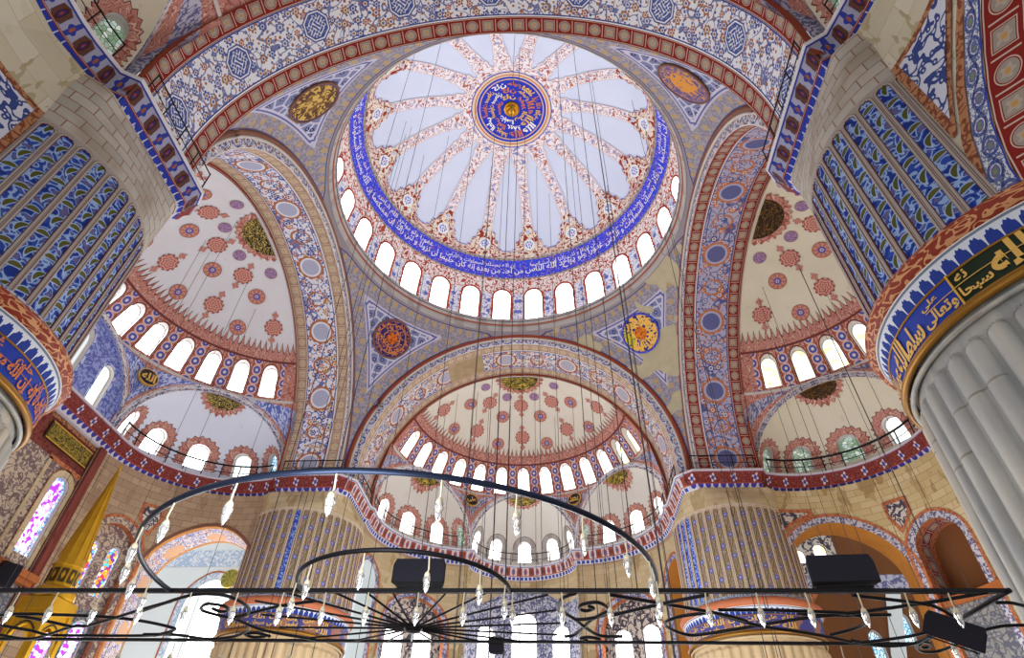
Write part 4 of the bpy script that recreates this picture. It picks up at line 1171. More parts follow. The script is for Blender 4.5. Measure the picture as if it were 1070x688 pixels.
def walls():
    lab = {'far': 'beige stone walls under the far cornice with arches and bright windows', 'left': 'tan stone wall at left with a great open arch and stained glass', 'right': 'sandy stone wall at right with an ochre-lined arch', 'near': 'cream stone wall in the upper corners beside the near piers'}
    st = {'far': 'stone_far', 'left': 'stone_left', 'right': 'stone_right', 'near': 'stone_near'}
    for b in BAYS:
        T = bay(b); root = empty('wall_'+b, T(0, 24, 0)); tag(root, lab[b], 'wall', None, 'structure')
        def part(mb, nm, P=None):
            o = mb.build(nm, P or root)
            if P is None: o.matrix_parent_inverse = Matrix.Translation(-root.location)
            return o
        for s in (-1, 1):
            wb = b+'_wall' if b in ('left', 'right') else b; wo = {'far': .3, 'near': -.15}.get(b, .1)
            f, L, R = arcpath(wb, s, wo); k = (R+wo)/R; L = L*k; f1_ = arcpath(wb, s, wo+1)[0]
            ws = lambda u, v, d=0.0, f=f, f1_=f1_, k=k: (lambda p0, p1: T(p0[0]+(p1[0]-p0[0])*d, p0[1]+(p1[1]-p0[1])*d, v))(f(u/k), f1_(u/k))
            if b == 'far': A1, A2, cut = (2.75, 1.25, 16.35, .06), (8.0, 2.5, 13.95, .0), 5.1
            elif b == 'near': A1, A2, cut = (6.85, 5.95, 10.75, 0), None, 12.9
            else: A1, A2, cut = (4.1, 3.45, 13.45, .07), (9.4, 1.35, 14.6, .05), 7.8
            mb = MB()
            for (u0, u1, aa) in ((-.3 if b != 'near' else 0, cut, A1), (cut, L+.1, A2)):
                if not aa: continue
                uc, hw, vt, pt = aa
                arch_cell(mb, ws, u0, u1, 5, 19.3, uc, hw, 5, vt, M[st[b]], pt, .6, 18)
            part(mb, 'masonry')
            am = {'far': 'arab_lilac', 'left': 'arab_brown', 'right': 'grey_band', 'near': 'loop_blue'}[b]
            mb = MB()
            for i, (uc, hw, vt, pt) in enumerate([q for q in (A1, A2) if q]):
                w1 = .36 if b != 'far' else .3
                if b == 'near':
                    rim(mb, ws, uc, hw, 5, vt, .0, .48, M['leaf_band'], -.03, pt); rim(mb, ws, uc, hw, 5, vt, .48, .72, M['brown_band'], -.05, pt)
                elif b == 'left' and i == 0: rim(mb, ws, uc, hw, 5, vt, 0, .2, M['mould'], -.04, pt)
                else:
                    rim(mb, ws, uc, hw, 5, vt, 0, w1, M[am], -.03, pt); rim(mb, ws, uc, hw, 5, vt, w1, w1+.16, M['orange_band'], -.05, pt)
            part(mb, 'archivolts')
            # tunnels behind the two arches
            for i, (uc, hw, vt, pt) in enumerate([q for q in (A1, A2) if q]):
                P0 = ws(uc, 0); P1 = ws(uc, 0, 1.0); D = (P1-P0).normalized()
                dep = ({'far': 1.4, 'left': 2.6, 'right': 1.9, 'near': 2.6}[b] if i == 0 else {'far': .55, 'left': .5, 'right': 1.6, 'near': 1.2}[b])
                bands = [(0, dep, {'far': 'orange_soffit' if s > 0 else 'aisle_pale', 'left': 'left_soffit', 'right': 'orange_soffit', 'near': 'chain_red'}[b])]
                if i == 1: bands = [(0, dep, {'far': 'orange_band', 'left': 'orange_band', 'right': 'orange_band', 'near': 'chain_red'}[b])]
                if b == 'near': bands = [(0, .8, 'chain_red'), (.8, 2.8, 'sof_near')]
                if b == 'left' and i == 0: bands = [(0, .35, 'orange_soffit'), (.35, 2.4, 'left_soffit'), (2.4, 2.7, 'orange_soffit')]
                if b == 'right' and i == 1: bands = [(0, .5, 'orange_band'), (.5, 1.3, 'chain_red'), (1.3, 1.8, 'orange_band')]
                mb = MB()
                for d0, d1, mm in bands:
                    for a, c_, l0, l1 in tunnel(mb, outline(uc, hw, 5, vt, 0, 24, pt), D, dep, None):
                        pa, pc = ws(*a), ws(*c_)
                        mb.face([pa+D*d0, pc+D*d0, pc+D*d1, pa+D*d1], [(l0, 0), (l1, 0), (l1, d1-d0), (l0, d1-d0)], M[mm], True)
                part(mb, 'arch_soffit')
                side = {-1: 'left', 1: 'right'}[s] if b == 'far' else ''
                # filling walls of the smaller arches
                if i == 1 and b in ('far', 'left', 'right') and not (b != 'far' and s < 0):
                    e_ = (ws(uc+.2, 0)-ws(uc-.2, 0)).normalized(); B0 = ws(uc, 0)+D*dep
                    fs = lambda u, v, d=0.0, e_=e_, B0=B0, D=D: B0+e_*u+D*d+Vector((0, 0, v))
                    mb = MB(); W = hw+1.2
                    if b == 'far': wn = [(-1.16, .72, 10.5, 13.75), (1.16, .72, 10.5, 13.75)]; tm = 'arab_dark'
                    elif b == 'left': wn = [(-.62, .36, 12.1, 14.55), (.62, .36, 12.1, 14.55)]; tm = 'arab_brown'
                    else: wn = []; tm = 'deep_brown'
                    if wn:
                        for (uu, h2, v0, v1), (a0, a1) in zip(wn, ((-W, 0), (0, W))):
                            arch_cell(mb, fs, a0, a1, 5 if b == 'far' else 11.4, 17.4, uu, h2, v0, v1, M[tm], 0, .8)
                            reveal(mb, fs, outline(uu, h2, v0, v1), .3, M['frame'])
                        if b == 'left':
                            mb2 = [(-.62, .42, 7.8, 10.4), (.62, .42, 7.8, 10.4)]
                            for (uu, h2, v0, v1), (a0, a1) in zip(mb2, ((-W, 0), (0, W))):
                                arch_cell(mb, fs, a0, a1, 5, 11.4, uu, h2, v0, v1, M['tile_grey'], .1, .8)
                                reveal(mb, fs, outline(uu, h2, v0, v1), .3, M['frame'])
                            wn = wn+mb2
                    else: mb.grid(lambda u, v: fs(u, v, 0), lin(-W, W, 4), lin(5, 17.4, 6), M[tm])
                    part(mb, 'tympanum')
                    for j, (uu, h2, v0, v1) in enumerate(wn):
                        if b == 'far': window(fs, uu, h2, v0, v1, .25, M['pane_white'], 'bright window under the %s lower arch of the far wall, on its %s side' % (side, 'left' if (uu < 0) == (s < 0) else 'right'))
                        else:
                            window(fs, uu, h2, v0, v1, .25, M['pane_mosaic' if j < 2 else 'pane_purple'], 'stained glass window behind the golden spire, %s %s of the pair' % ('upper pair' if j < 2 else 'lower pair', 'right' if uu < 0 else 'left'), .0, True, .04, None, (.12, M['pane_blue']))
            # spandrel panel of scrollwork beside the great pier
            if b != 'far':
                uc, hw, vt, pt = A1; mb = MB(); us0 = {'near': .62, 'left': .3, 'right': .35}[b]
                def edge(u):   # extrados of the arch above u
                    r = hw+(.56 if b != 'near' else .74); x = max(-r, min(r, u-uc)); return vt+sqrt(max(r*r-x*x, 0))*1.04
                for lay, inset, m, dd in ((0, 0, M['orange_band'] if b != 'near' else M['brown_band'], -.04), (1, .22, M['arab_dark' if b != 'near' else 'arab_blue'], -.06)):
                    us = lin(us0+inset, us0+3.1-inset*1.5, 26)
                    for a, c_ in zip(us, us[1:]):
                        top = lambda u: (17.35 if u < us0+.9 else 18.05)-inset if b != 'near' else 16.95-inset
                        ba, bc = max(edge(a)+inset, 13.6+inset), max(edge(c_)+inset, 13.6+inset)
                        if top(a) <= ba: continue
                        t_ = top((a+c_)/2)
                        mb.face([ws(a, ba, dd), ws(c_, min(bc, t_), dd), ws(c_, t_, dd), ws(a, t_, dd)], [(a, ba), (c_, min(bc, t_)), (c_, t_), (a, t_)], m)
                (part(mb, 'spandrel_panel') if b != 'left' else None)
                # the smaller panel over the meeting of the two arches
                if b != 'near':
                    mb = MB()
                    for inset, m, dd in ((0, M['orange_band'], -.04), (.2, M['arab_dark'], -.06)):
                        q = [(7.75+inset*.6, 15.7+inset*1.6), (8.7-inset, 16.75+inset*.4), (8.7-inset, 17.7-inset), (7.3+inset, 17.7-inset), (7.3+inset, 16.8)]
                        mb.face([ws(*p, dd) for p in q], q, m)
                    part(mb, 'spandrel_panel')
        # returns beside the great piers
        mb = MB()
        for s in (-1, 1):
            q = [(s*11.35, 15.2), arcpath(b+'_wall' if b in ('left', 'right') else b, s, {'near': -.15}.get(b, .3))[0](0)]
            mb.grid(lambda u, v: T(q[0][0]+(q[1][0]-q[0][0])*u, q[0][1]+(q[1][1]-q[0][1])*u, v), [0, 1], lin(5, 19.3, 10), M[st[b]], lambda u, v: (u*.8, v))
        part(mb, 'pier_return')
        # middle wall
        if b == 'far':
            c, hw, D, e, n = niche(b, 0); R0 = 3.9
            cs = lambda u, v, d=0.0: T(c.x-(hw+d)*cos(u/R0)*-1*-1, c.y+(D+.2+d)*sin(u/R0), v)
            Lc = R0*pi; mb = MB()
            cells = [(0, Lc*.365, Lc*.262, .78, 14.7), (Lc*.365, Lc*.635, Lc*.5, .9, 15.9), (Lc*.635, Lc, Lc*.738, .78, 14.7)]
            for u0, u1, uc, h2, vt in cells:
                arch_cell(mb, cs, u0, u1, 5, 17.1, uc, h2, 10.5, vt, M['arab_greyblue'], 0, .6)
                reveal(mb, cs, outline(uc, h2, 10.5, vt), .3, M['frame'])
            mb.grid(lambda u, v: cs(u, v), lin(0, Lc, 36), lin(17.1, 19.3, 4), M['stone_far'])
            part(mb, 'masonry')
            mb = MB(); us = lin(Lc*.5-3.3, Lc*.5+3.3, 30)
            gt = lambda u: 18.45-max(0, abs(u-Lc*.5)-1.2)*.62
            mb.grid(lambda u, v: cs(u, 17.0+(gt(u)-17.0)*v, -.04), us, [0, .5, 1], M['arab_greyblue'], lambda u, v: (u, 17.0+(gt(u)-17.0)*v))
            part(mb, 'tile_panel')
            for j, (u0, u1, uc, h2, vt) in enumerate(cells):
                window(cs, uc, h2, 10.5, vt, .25, M['pane_white'], ['tall bright window left of the middle window at the foot of the far wall', 'tallest bright window in the middle of the far wall, rising into blue tiles', 'tall bright window right of the middle window at the foot of the far wall'][j])
            # piers between niches
            for s in (-1, 1):
                pass
        elif b in ('left', 'right'):
            c0 = 24.45; mb = MB()
            fs = lambda u, v, d=0.0: T(u, c0+d, v)
            mb.grid(lambda u, v: fs(u, v), lin(-5.3, 5.3, 6), [17.25, 19.3], M['wine_band'] if b == 'left' else M['stone_right'])
            if b == 'right':
                mb.grid(lambda u, v: fs(u, v), lin(-5.3, 5.3, 6), lin(5, 17.25, 6), M['stone_right']); part(mb, 'masonry'); continue
            for u0, u1 in ((-5.3, 0), (0, 5.3)):
                uc = 4.12 if u0 == 0 else -4.12
                arch_cell(mb, fs, u0, u1, 11.9, 17.25, uc, .62, 12.55, 16.15, M['arab_brown'], 0, .7)
                mb.grid(lambda u, v: fs(u, v), lin(u0, u1, 3), lin(5, 11.9, 4), M['tile_grey'])
                reveal(mb, fs, outline(uc, .62, 12.55, 16.15), .25, M['frame'])
            part(mb, 'tile_face')
            mb = MB()
            rim(mb, fs, 4.12, .62, 12.2, 16.15, 0, .34, M['stone_far'], -.04); rim(mb, fs, 4.12, .62, 12.2, 16.15, .34, .42, M['brown_band'], -.05)
            for x in (2.55, 5.2): mb.grid(lambda u, v: fs(u, v, -.05), [x-.12, x+.12], lin(11.9, 17.2, 4), M['stone_far'])
            mb.grid(lambda u, v: fs(u, v, -.05), [2.4, 5.3], [17.1, 17.35], M['orange_band']); mb.grid(lambda u, v: fs(u, v, -.05), [.6, 5.3], [18.95, 19.2], M['brown_band'])
            part(mb, 'borders')
            window(fs, 4.12, .62, 12.55, 16.15, .2, M['pane_purple'], 'tall violet stained glass window in the left wall, under the green plaque', 0, True, .05, None, (.2, M['pane_blue']))
            # corner pilaster and shelf
            mb = MB(); mb.box(T(5.32, 24.4, 12.2), (.28, .28, 7.1), M['wine_band']); part(mb, 'corner_pilaster')
            mb = MB(); q = T(2.9, c0-.3, 11.65); mb.box(q, (.35, 2.45, .16), M['wood']); mb.box(T(2.9, c0-.2, 11.4), (.22, 2.4, .12), M['wood']); part(mb, 'ledge')
        else: continue
    # green plaque
    T = bay('left'); mb = MB()
    q = T(3.1, 24.36, 18.25); mb.box(q, (.05, 1.78, .5), M['gold_dark'])
    fs = lambda u, v: T(u, 24.3, v)
    mb.grid(fs, [1.42, 4.78], [17.83, 18.67], M['greengold'], lambda u, v: (u*1.6, v*1.6))
    o = mb.build('inscription_plaque'); tag(o, 'long dark green plaque with gold script above the violet stained window', 'plaque', None, 'thing')
    mb = MB()
    for z0, z1 in ((17.76, 17.83), (18.67, 18.74)): mb.grid(lambda u, v: T(u, 24.28, v), [1.35, 4.85], [z0, z1], M['gold'])
    mb.build('border', o)
    # aisle spaces behind the open arches
    T = bay('left'); root = empty('wall_left_aisle', T(19, 20, 0)); tag(root, 'pale aisle wall seen through the great open arch on the left', 'wall', None, 'structure')
    fs = lambda u, v, d=0.0: T(18.6+d, u, v)
    mb = MB()
    arch_cell(mb, fs, 12, 19.3, 4, 24, 17.4, .8, 9, 13.2, M['aisle_pale'], .1, 1.2); arch_cell(mb, fs, 19.3, 30, 4, 24, 22.1, 1.75, 8, 14.3, M['aisle_pale'], .1, 1.2, 20)
    reveal(mb, fs, outline(22.1, 1.75, 8, 14.3, 0, 20, .1), 1.0, M['aisle_pale']); reveal(mb, fs, outline(17.4, .8, 9, 13.2, 0, 14, .1), .5, M['aisle_pale'])
    o = mb.build('masonry', root); o.matrix_parent_inverse = Matrix.Translation(-root.location)
    mb = MB(); rim(mb, fs, 22.1, 1.75, 8, 14.3, .05, .5, M['arab_sky'], -.03, .1); rim(mb, fs, 22.1, 1.75, 8, 14.3, .5, .62, M['orange_band'], -.04, .1)
    mb.grid(lambda u, v: fs(u, v, -.03), [12, 30], [17.2, 18.4], M['arab_sky']); mb.grid(lambda u, v: fs(u, v, -.03), [12, 30], [10.4, 10.8], M['orange_band'])
    o = mb.build('tile_frieze', root); o.matrix_parent_inverse = Matrix.Translation(-root.location)
    fs2 = lambda u, v, d=0.0: T(19.6+d, u, v)
    mb = MB(); arch_cell(mb, fs2, 20.0, 24.2, 7, 17, 22.1, 1.3, 9, 13.9, M['aisle_pale'], .1, 1); o = mb.build('recess_wall', root); o.matrix_parent_inverse = Matrix.Translation(-root.location)
    window(fs2, 22.1, 1.3, 9, 13.9, .15, M['pane_glare'], 'tall bright pointed window inside the great open arch on the left', .1); window(fs, 17.4, .8, 9, 13.2, .45, M['pane_glare'], 'narrow bright window right of the pointed window inside the left arch', .1)
    mb = MB(); P = T(17.9, 20.7, 16.1)  # wall plate, placed free just in front of the aisle wall
    mb.lathe([(.0, -.06), (.55, -.06), (.62, 0), (.62, .05), (.5, .08), (.0, .1)], (0, 0, 0), M['plate'], 28)
    o = mb.build('hanging_plate'); o.location = P; o.rotation_euler = (rad(90), 0, 0); tag(o, 'round olive-gold wall plate inside the great left arch', 'plate', None, 'thing')
    mb = MB(); mb.tube([(.62*cos(2*pi*i/32), .62*sin(2*pi*i/32), 0) for i in range(32)], .04, M['gold'], 6, True); mb.build('rim', o)
    T = bay('right'); root = empty('wall_right_aisle', T(20, 20, 0)); tag(root, 'brown aisle wall with small windows seen through the ochre arch', 'wall', None, 'structure')
    fs = lambda u, v, d=0.0: T(19.8+d, u, v)
    mb = MB()
    for a0, a1, uc, hw, vs, vt in ((14, 21.2, 20.4, .45, 17.8, 18.4), (21.2, 23.0, 21.95, .5, 18.1, 18.75)):
        arch_cell(mb, fs, a0, a1, 17, 24, uc, hw, vs, vt, M['arab_dark'], 0, 1); reveal(mb, fs, outline(uc, hw, vs, vt), .3, M['frame'])
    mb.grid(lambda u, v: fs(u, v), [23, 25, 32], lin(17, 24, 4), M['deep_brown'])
    mb.grid(lambda u, v: fs(u, v), lin(14, 32, 8), [15.9, 17], M['arab_lilac'])
    for a0, a1, uc, hw, vs, vt in ((14, 24.6, 23.6, .42, 11.4, 12.9), (24.6, 32, 25.8, .42, 12.6, 14.0)):
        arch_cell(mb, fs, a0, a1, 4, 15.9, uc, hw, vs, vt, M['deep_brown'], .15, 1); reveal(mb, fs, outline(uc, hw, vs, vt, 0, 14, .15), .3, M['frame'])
    o = mb.build('masonry', root); o.matrix_parent_inverse = Matrix.Translation(-root.location)
    mb = MB()
    for q in ([(16.5, 15.6), (21.0, 15.9), (19.0, 13.4)], ): mb.face([fs(*p, -.05) for p in q], q, M['orange_band'])
    mb.grid(lambda u, v: fs(u+v*.3, v, -.08), [20.6, 20.9, 21.3, 21.6], lin(5, 15.8, 4), M['aisle_pale'])
    o = mb.build('pilaster_strip', root); o.matrix_parent_inverse = Matrix.Translation(-root.location)
    window(fs, 20.4, .45, 17.8, 18.4, .25, M['pane_yellow'], 'small bright window inside the ochre arch, nearer the tan pier'); window(fs, 21.95, .5, 18.1, 18.75, .25, M['pane_yellow'], 'small bright window inside the ochre arch, farther from the tan pier')
    window(fs, 23.6, .42, 11.4, 12.9, .25, M['pane_cyan'], 'small pale blue lattice window low inside the ochre arch', .15); window(fs, 25.8, .42, 12.6, 14.0, .25, M['pane_cyan'], 'pale blue lattice window behind the tilted loudspeaker', .15)
    # gallery rail beam and tiled screen low at the right
    f, L, R = arcpath('right', 1, -.2); mb = MB(); us = lin(7.3, 11.4, 12)
    for za, zb_, dd, m in ((11.7, 12.15, 0, M['wood']), (7.0, 11.7, .15, M['tile_grey'])):
        g = lambda u, v: T(*arcpath('right', 1, -.2+dd)[0](u), v)
        mb.grid(g, us, [za, zb_], m, lambda u, v: (u, v), False)
        if dd == 0: mb.grid(lambda u, v: T(*arcpath('right', 1, -.2+v)[0](u), 11.7), us, [0, .2], m)
    o = mb.build('gallery_front'); tag(o, 'orange wooden gallery rail over a grey tiled front beside the fluted pier', 'gallery', None, 'structure')

# ------------------------------------------------------------------ the four great piers
def piers():
    offs = {('near'): 0, ('far'): 1}
    info = [(-1, -1, 'near', 'huge pier at the left edge, blue leaf panels over an orange-lettered blue band'), (1, -1, 'near', 'huge fluted grey marble pier at the right edge with green and blue lettered band'),
            (-1, 1, 'far', 'tan painted pier left of the far half dome, blue vine stripe'), (1, 1, 'far', 'tan painted pier right of the far half dome, wide blue stripes at its left')]
    for sx, sy, kd, lb in info:
        cx, cy = sx*PC, sy*PC; root = empty('pier', (cx, cy, 0)); tag(root, lb, 'pier', 'the four great piers', 'thing')
        near = kd == 'near'; dz = 0 if near else 1.12
        off = pi/44+rad(.8)
        cyl = lambda a, r, z: Vector((cx+r*cos(a), cy+r*sin(a), z))
        def part(mb, nm, P=None):
            o = mb.build(nm, P or root)
            if P is None: o.matrix_parent_inverse = Matrix.Translation(-root.location)
            return o
        lo, hi = -pi, pi
        p = 2*pi/44; ftop = 9.2+dz
        # fluted marble shaft with round-headed ribs
        mb = MB(); ks = 20
        az = []
        for i in range(44):
            for j in range(ks): az.append(-pi+(i+j/ks)*p-off)
        az.append(pi-off)
        hw = .5*p*3.7
        def fl_(a, z):
            x = (((a+off)/p) % 1)*2-1; yy = max(0, z-(ftop-hw))/hw; d = math.hypot(x, yy)
            r = 3.58+(.13*sqrt(max(0, 1-(d/.8)**2)) if d < .8 else (.05 if .85 < d < .97 else -.03))
            return cyl(a, r, z)
        zs = [0, 3, 5, 7, 8.2]+lin(ftop-hw-.05, ftop+.05, 16)+[9.72+dz]
        mb.grid(fl_, az, zs, M['marble' if near else 'marble_far'], lambda a, z: (a*3.7, z))
        part(mb, 'fluted_shaft')
        mb = MB(); mb.tube([cyl(2*pi*i/72, 3.76, 9.62+dz) for i in range(72)], .085, M['gold_ring'], 8, True); mb.tube([cyl(2*pi*i/72, 3.66, 9.45+dz) for i in range(72)], .06, M['marble' if near else 'marble_far'], 6, True)
        part(mb, 'gilded_ring')
        # inscription band
        mb = MB(); zb, zt = 9.72+dz, 10.5+dz
        bs = lambda a, z, d=0.0: cyl(a, 3.72+(z-zb)*.06+d, z)
        if near and sx > 0:
            cutaz = rad(-158.5)
            mb.grid(lambda a, z: bs(a, z), lin(cutaz, rad(-40), 24), lin(zb, zt, 3), M['ins_green']); mb.grid(lambda a, z: bs(a, z), lin(rad(120), cutaz+2*pi, 18), lin(zb, zt, 3), M['ins_blue']); mb.grid(lambda a, z: bs(a, z), lin(rad(-40), rad(120), 30), lin(zb, zt, 3), M['ins_blue'])
            mb.tube([bs(cutaz, z, .02) for z in (zb, zt)], .025, M['gold'], 5)
        else: mb.grid(lambda a, z: bs(a, z), lin(-pi, pi, 90), lin(zb, zt, 3), M['ins_blue' if near else 'ins_far'], lambda a, z: (a*3.7, z))
        for z in (zb+.03, zt-.03): mb.tube([bs(2*pi*i/72, z, .01) for i in range(72)], .03, M['gold_ring'], 5, True)
        band = part(mb, 'inscription_band')
        mb = MB()
        mt = M['gold_text'] if (sx > 0 or not near) else M['orange_text']
        put = lambda s, a0, x, y, w, h, wt=.03: lettering(mb, s, lambda X, Y: bs(a0+X/3.72, zb+Y, .03), mt, x, y, w, h, wt)
        if near and sx > 0:
            g0 = cutaz
            put('سبحا', g0, .06, .08, .62, .3); put('نه', g0, .1, .48, .25, .2); put('الله', g0, .72, .1, .85, .62, .035); put('الله', g0, 1.75, .1, .7, .55)
            mb.tube([bs(g0+x/3.72, zb+.43, .03) for x in lin(.02, 3, 12)], .012, mt, 4)
            put('وتعالى', g0-1.0/3.72, .1, .06, .85, .34); put('على', g0-1.0/3.72, .2, .46, .45, .2)
            mb.tube([bs(g0-x/3.72, zb+.42, .03) for x in lin(.02, .75, 6)], .012, mt, 4)
            put('سلطا', g0-1.9/3.72, .05, .08, .85, .55, .04); put('الله', g0-2.45/3.72, .05, .06, .6, .66, .035); put('عما', g0-3.1/3.72, .05, .08, .6, .5); put('الأعلى', g0-3.9/3.72, .05, .08, .75, .55)
        elif near:
            x = 0; a0 = rad(-60)
            for i, s in enumerate(('العظيم'.replace('ظ', 'ط'), 'سبحان', 'الله', 'مع الصابرين', 'إن الله', 'لا إله', 'إلا الله', 'محمد')):
                w = (1.0, .8, .55, 1.35, .9, .6, .8, .7)[i]
                put(s, a0, x, .05, w, .45, .035); put(('الله', 'على', 'رسول', 'غفور', 'حليم', 'كان', 'من', 'الله')[i], a0, x+.1, .42, w*.7, .3); x += w+.08
            mb.tube([bs(a0+x_/3.72, zb+.38, .03) for x_ in lin(0, x, 40)], .01, mt, 4)
        else:
            a0 = rad(-125) if sx < 0 else rad(-168); x = 0
            for i in range(7):
                put(('الله', 'محمد', 'سبحان', 'العلى', 'غفور', 'حليم', 'الله')[i], a0, x, .08, .8, .32); put(('على', 'كان', 'الله', 'من', 'إن', 'على', 'الله')[i], a0, x+.05, .44, .7, .28); x += .92
        part(mb, 'lettering', band)
        # collar
        mb = MB()
        mb.grid(lambda a, z: cyl(a, 3.74+(z-10.5-dz)*.3, z), lin(-pi, pi, 90), lin(10.5+dz, 10.92+dz, 2), M['petals'], lambda a, z: (a*3.8, z-10.5-dz))
        mb.tube([cyl(2*pi*i/90, 3.82, 11.14+dz) for i in range(90)], .24, M['ring_red' if near else 'ring_orange'], 10, True)
        mb.grid(lambda a, z: cyl(a, 3.76-(z-11.36-dz)*.55, z), lin(-pi, pi, 90), [11.36+dz, 11.62+dz], M['collar_top'], lambda a, z: (a*3.7, z))
        mb.tube([cyl(2*pi*i/90, 3.88, 10.93+dz) for i in range(90)], .03, M['band_white'], 5, True)
        part(mb, 'collar')
        # painted upper shaft: shallow round-headed panels between ribs
        mb = MB(); ptop = 16.75 if near else 17.9; hp = .5*p*3.6
        def pan(a, z):
            x = (((a+off)/p) % 1)*2-1; yy = max(0, z-(ptop-hp))/hp; d = math.hypot(x, yy)
            r = 3.6+(-.05 if d < .64 else .03*sin(min(1, (d-.64)/.36)*pi))
            return cyl(a, r, z)
        mb.grid(pan, az, lin(11.6+dz, ptop-hp-.02, 5)+lin(ptop-hp, ptop+.1, 9), M['panel_blue' if near else ('panel_far_left' if sx < 0 else 'panel_far_right')], lambda a, z: ((a+off)*3.6, z))
        part(mb, 'painted_shaft')
        # plain masonry head turning from round to square under the cornice
        mb = MB()
        def head(a, z):
            k = max(0, min(1, (z-ptop-.3)/(19.3-ptop-.3))); sq = min(3.68, 3.02/max(abs(cos(a)), abs(sin(a))))
            return cyl(a, 3.6+(sq-3.6)*k, z)
        mb.grid(head, lin(-pi, pi, 96), lin(ptop+.05, 19.3, 8), M['stone_joint' if near else 'stone_far'], lambda a, z: (a*3.6, z))
        part(mb, 'masonry_head')

# ------------------------------------------------------------------ railings on the cornices
def railing(pts, label, gap=1.2, h=1.05, r=.028, top=.04, name='railing'):
    """iron railing along a 3D polyline"""
    P = [Vector(p) for p in pts]; L = [0]
    for a, b_ in zip(P, P[1:]): L.append(L[-1]+(b_-a).length)
    def at(s):
        for i in range(len(P)-1):
            if s <= L[i+1]+1e-6: return P[i].lerp(P[i+1], (s-L[i])/max(1e-6, L[i+1]-L[i]))
        return P[-1]
    n = max(1, int(L[-1]/gap+.5)); root = empty(name, P[0]); tag(root, label, 'railing', 'iron railings on the cornice walkways', 'thing')
    inv = Matrix.Translation(-P[0])
    for i in range(n+1):
        mb = MB(); q = at(L[-1]*i/n); mb.tube([q, q+Vector((0, 0, h+.06))], r*1.2, M['iron'], 5); mb.build('post', root).matrix_parent_inverse = inv
    for k in (.5, 1.0):
        mb = MB(); mb.tube([q+Vector((0, 0, h*k)) for q in P], top if k == 1 else r*.8, M['iron'], 5); mb.build('rail', root).matrix_parent_inverse = inv
def railings():
    def off(path, d, T, z=ZC+.0):
        n = len(path); out = []
        for i in range(n):
            a = Vector(path[max(i-1, 0)]); c = Vector(path[min(i+1, n-1)]); t = (c-a).normalized(); q = Vector(path[i])+Vector((t.y, -t.x))*d
            out.append(T(q.x, q.y, z))
        return out
    for b in BAYS:
        T = bay(b); ps = cornice_paths(b)
        N = 21 if b == 'far' else 22
        if b == 'far':
            p = ps[0]; railing(off(p[3:22], .36, T), 'iron railing along the left niche of the far cornice'); railing(off(p[23:42], .36, T), 'iron railing in front of the middle niche of the far cornice'); railing(off(p[-22:-3], .36, T), 'iron railing along the right niche of the far cornice')
        elif b == 'left':
            p = ps[0]; railing(off(p[-23:-4], .36, T), 'dark iron railing on the left cornice under the glaring windows', 1.2, 1.05, .03, .06)
        elif b == 'right':
            p = ps[0]; railing(off(p[-23:-4], .36, T), 'thick dark iron railing on the red cornice beneath the cream niche', 1.2, 1.05, .03, .07)
        else:
            railing(off(ps[0][4:16], .36, T), 'near iron railing in the upper left corner on the blue cornice', 1.1, 1.1, .022, .03); railing(off(ps[1][-16:-4], .36, T), 'near iron railing in the upper right corner on the blue cornice', 1.1, 1.1, .022, .03)
    for s, nm in ((-1, 'left'), (1, 'right')):
        railing([(s*10.75, -11.6, ZC), (s*10.75, -15.6, ZC)], 'bent iron railing on the near %s pier cornice under the tiled arch' % nm, .9, 1.15, .022, .028)
        railing([(s*11.6, 10.75, ZC), (s*15.6, 10.75, ZC)], 'thin iron railing above the %s tan pier at the foot of the side arch' % nm)
        railing([(s*10.75, 12.0, ZC), (s*10.75, 15.5, ZC)], 'short iron railing at the inner corner of the %s tan pier' % nm)

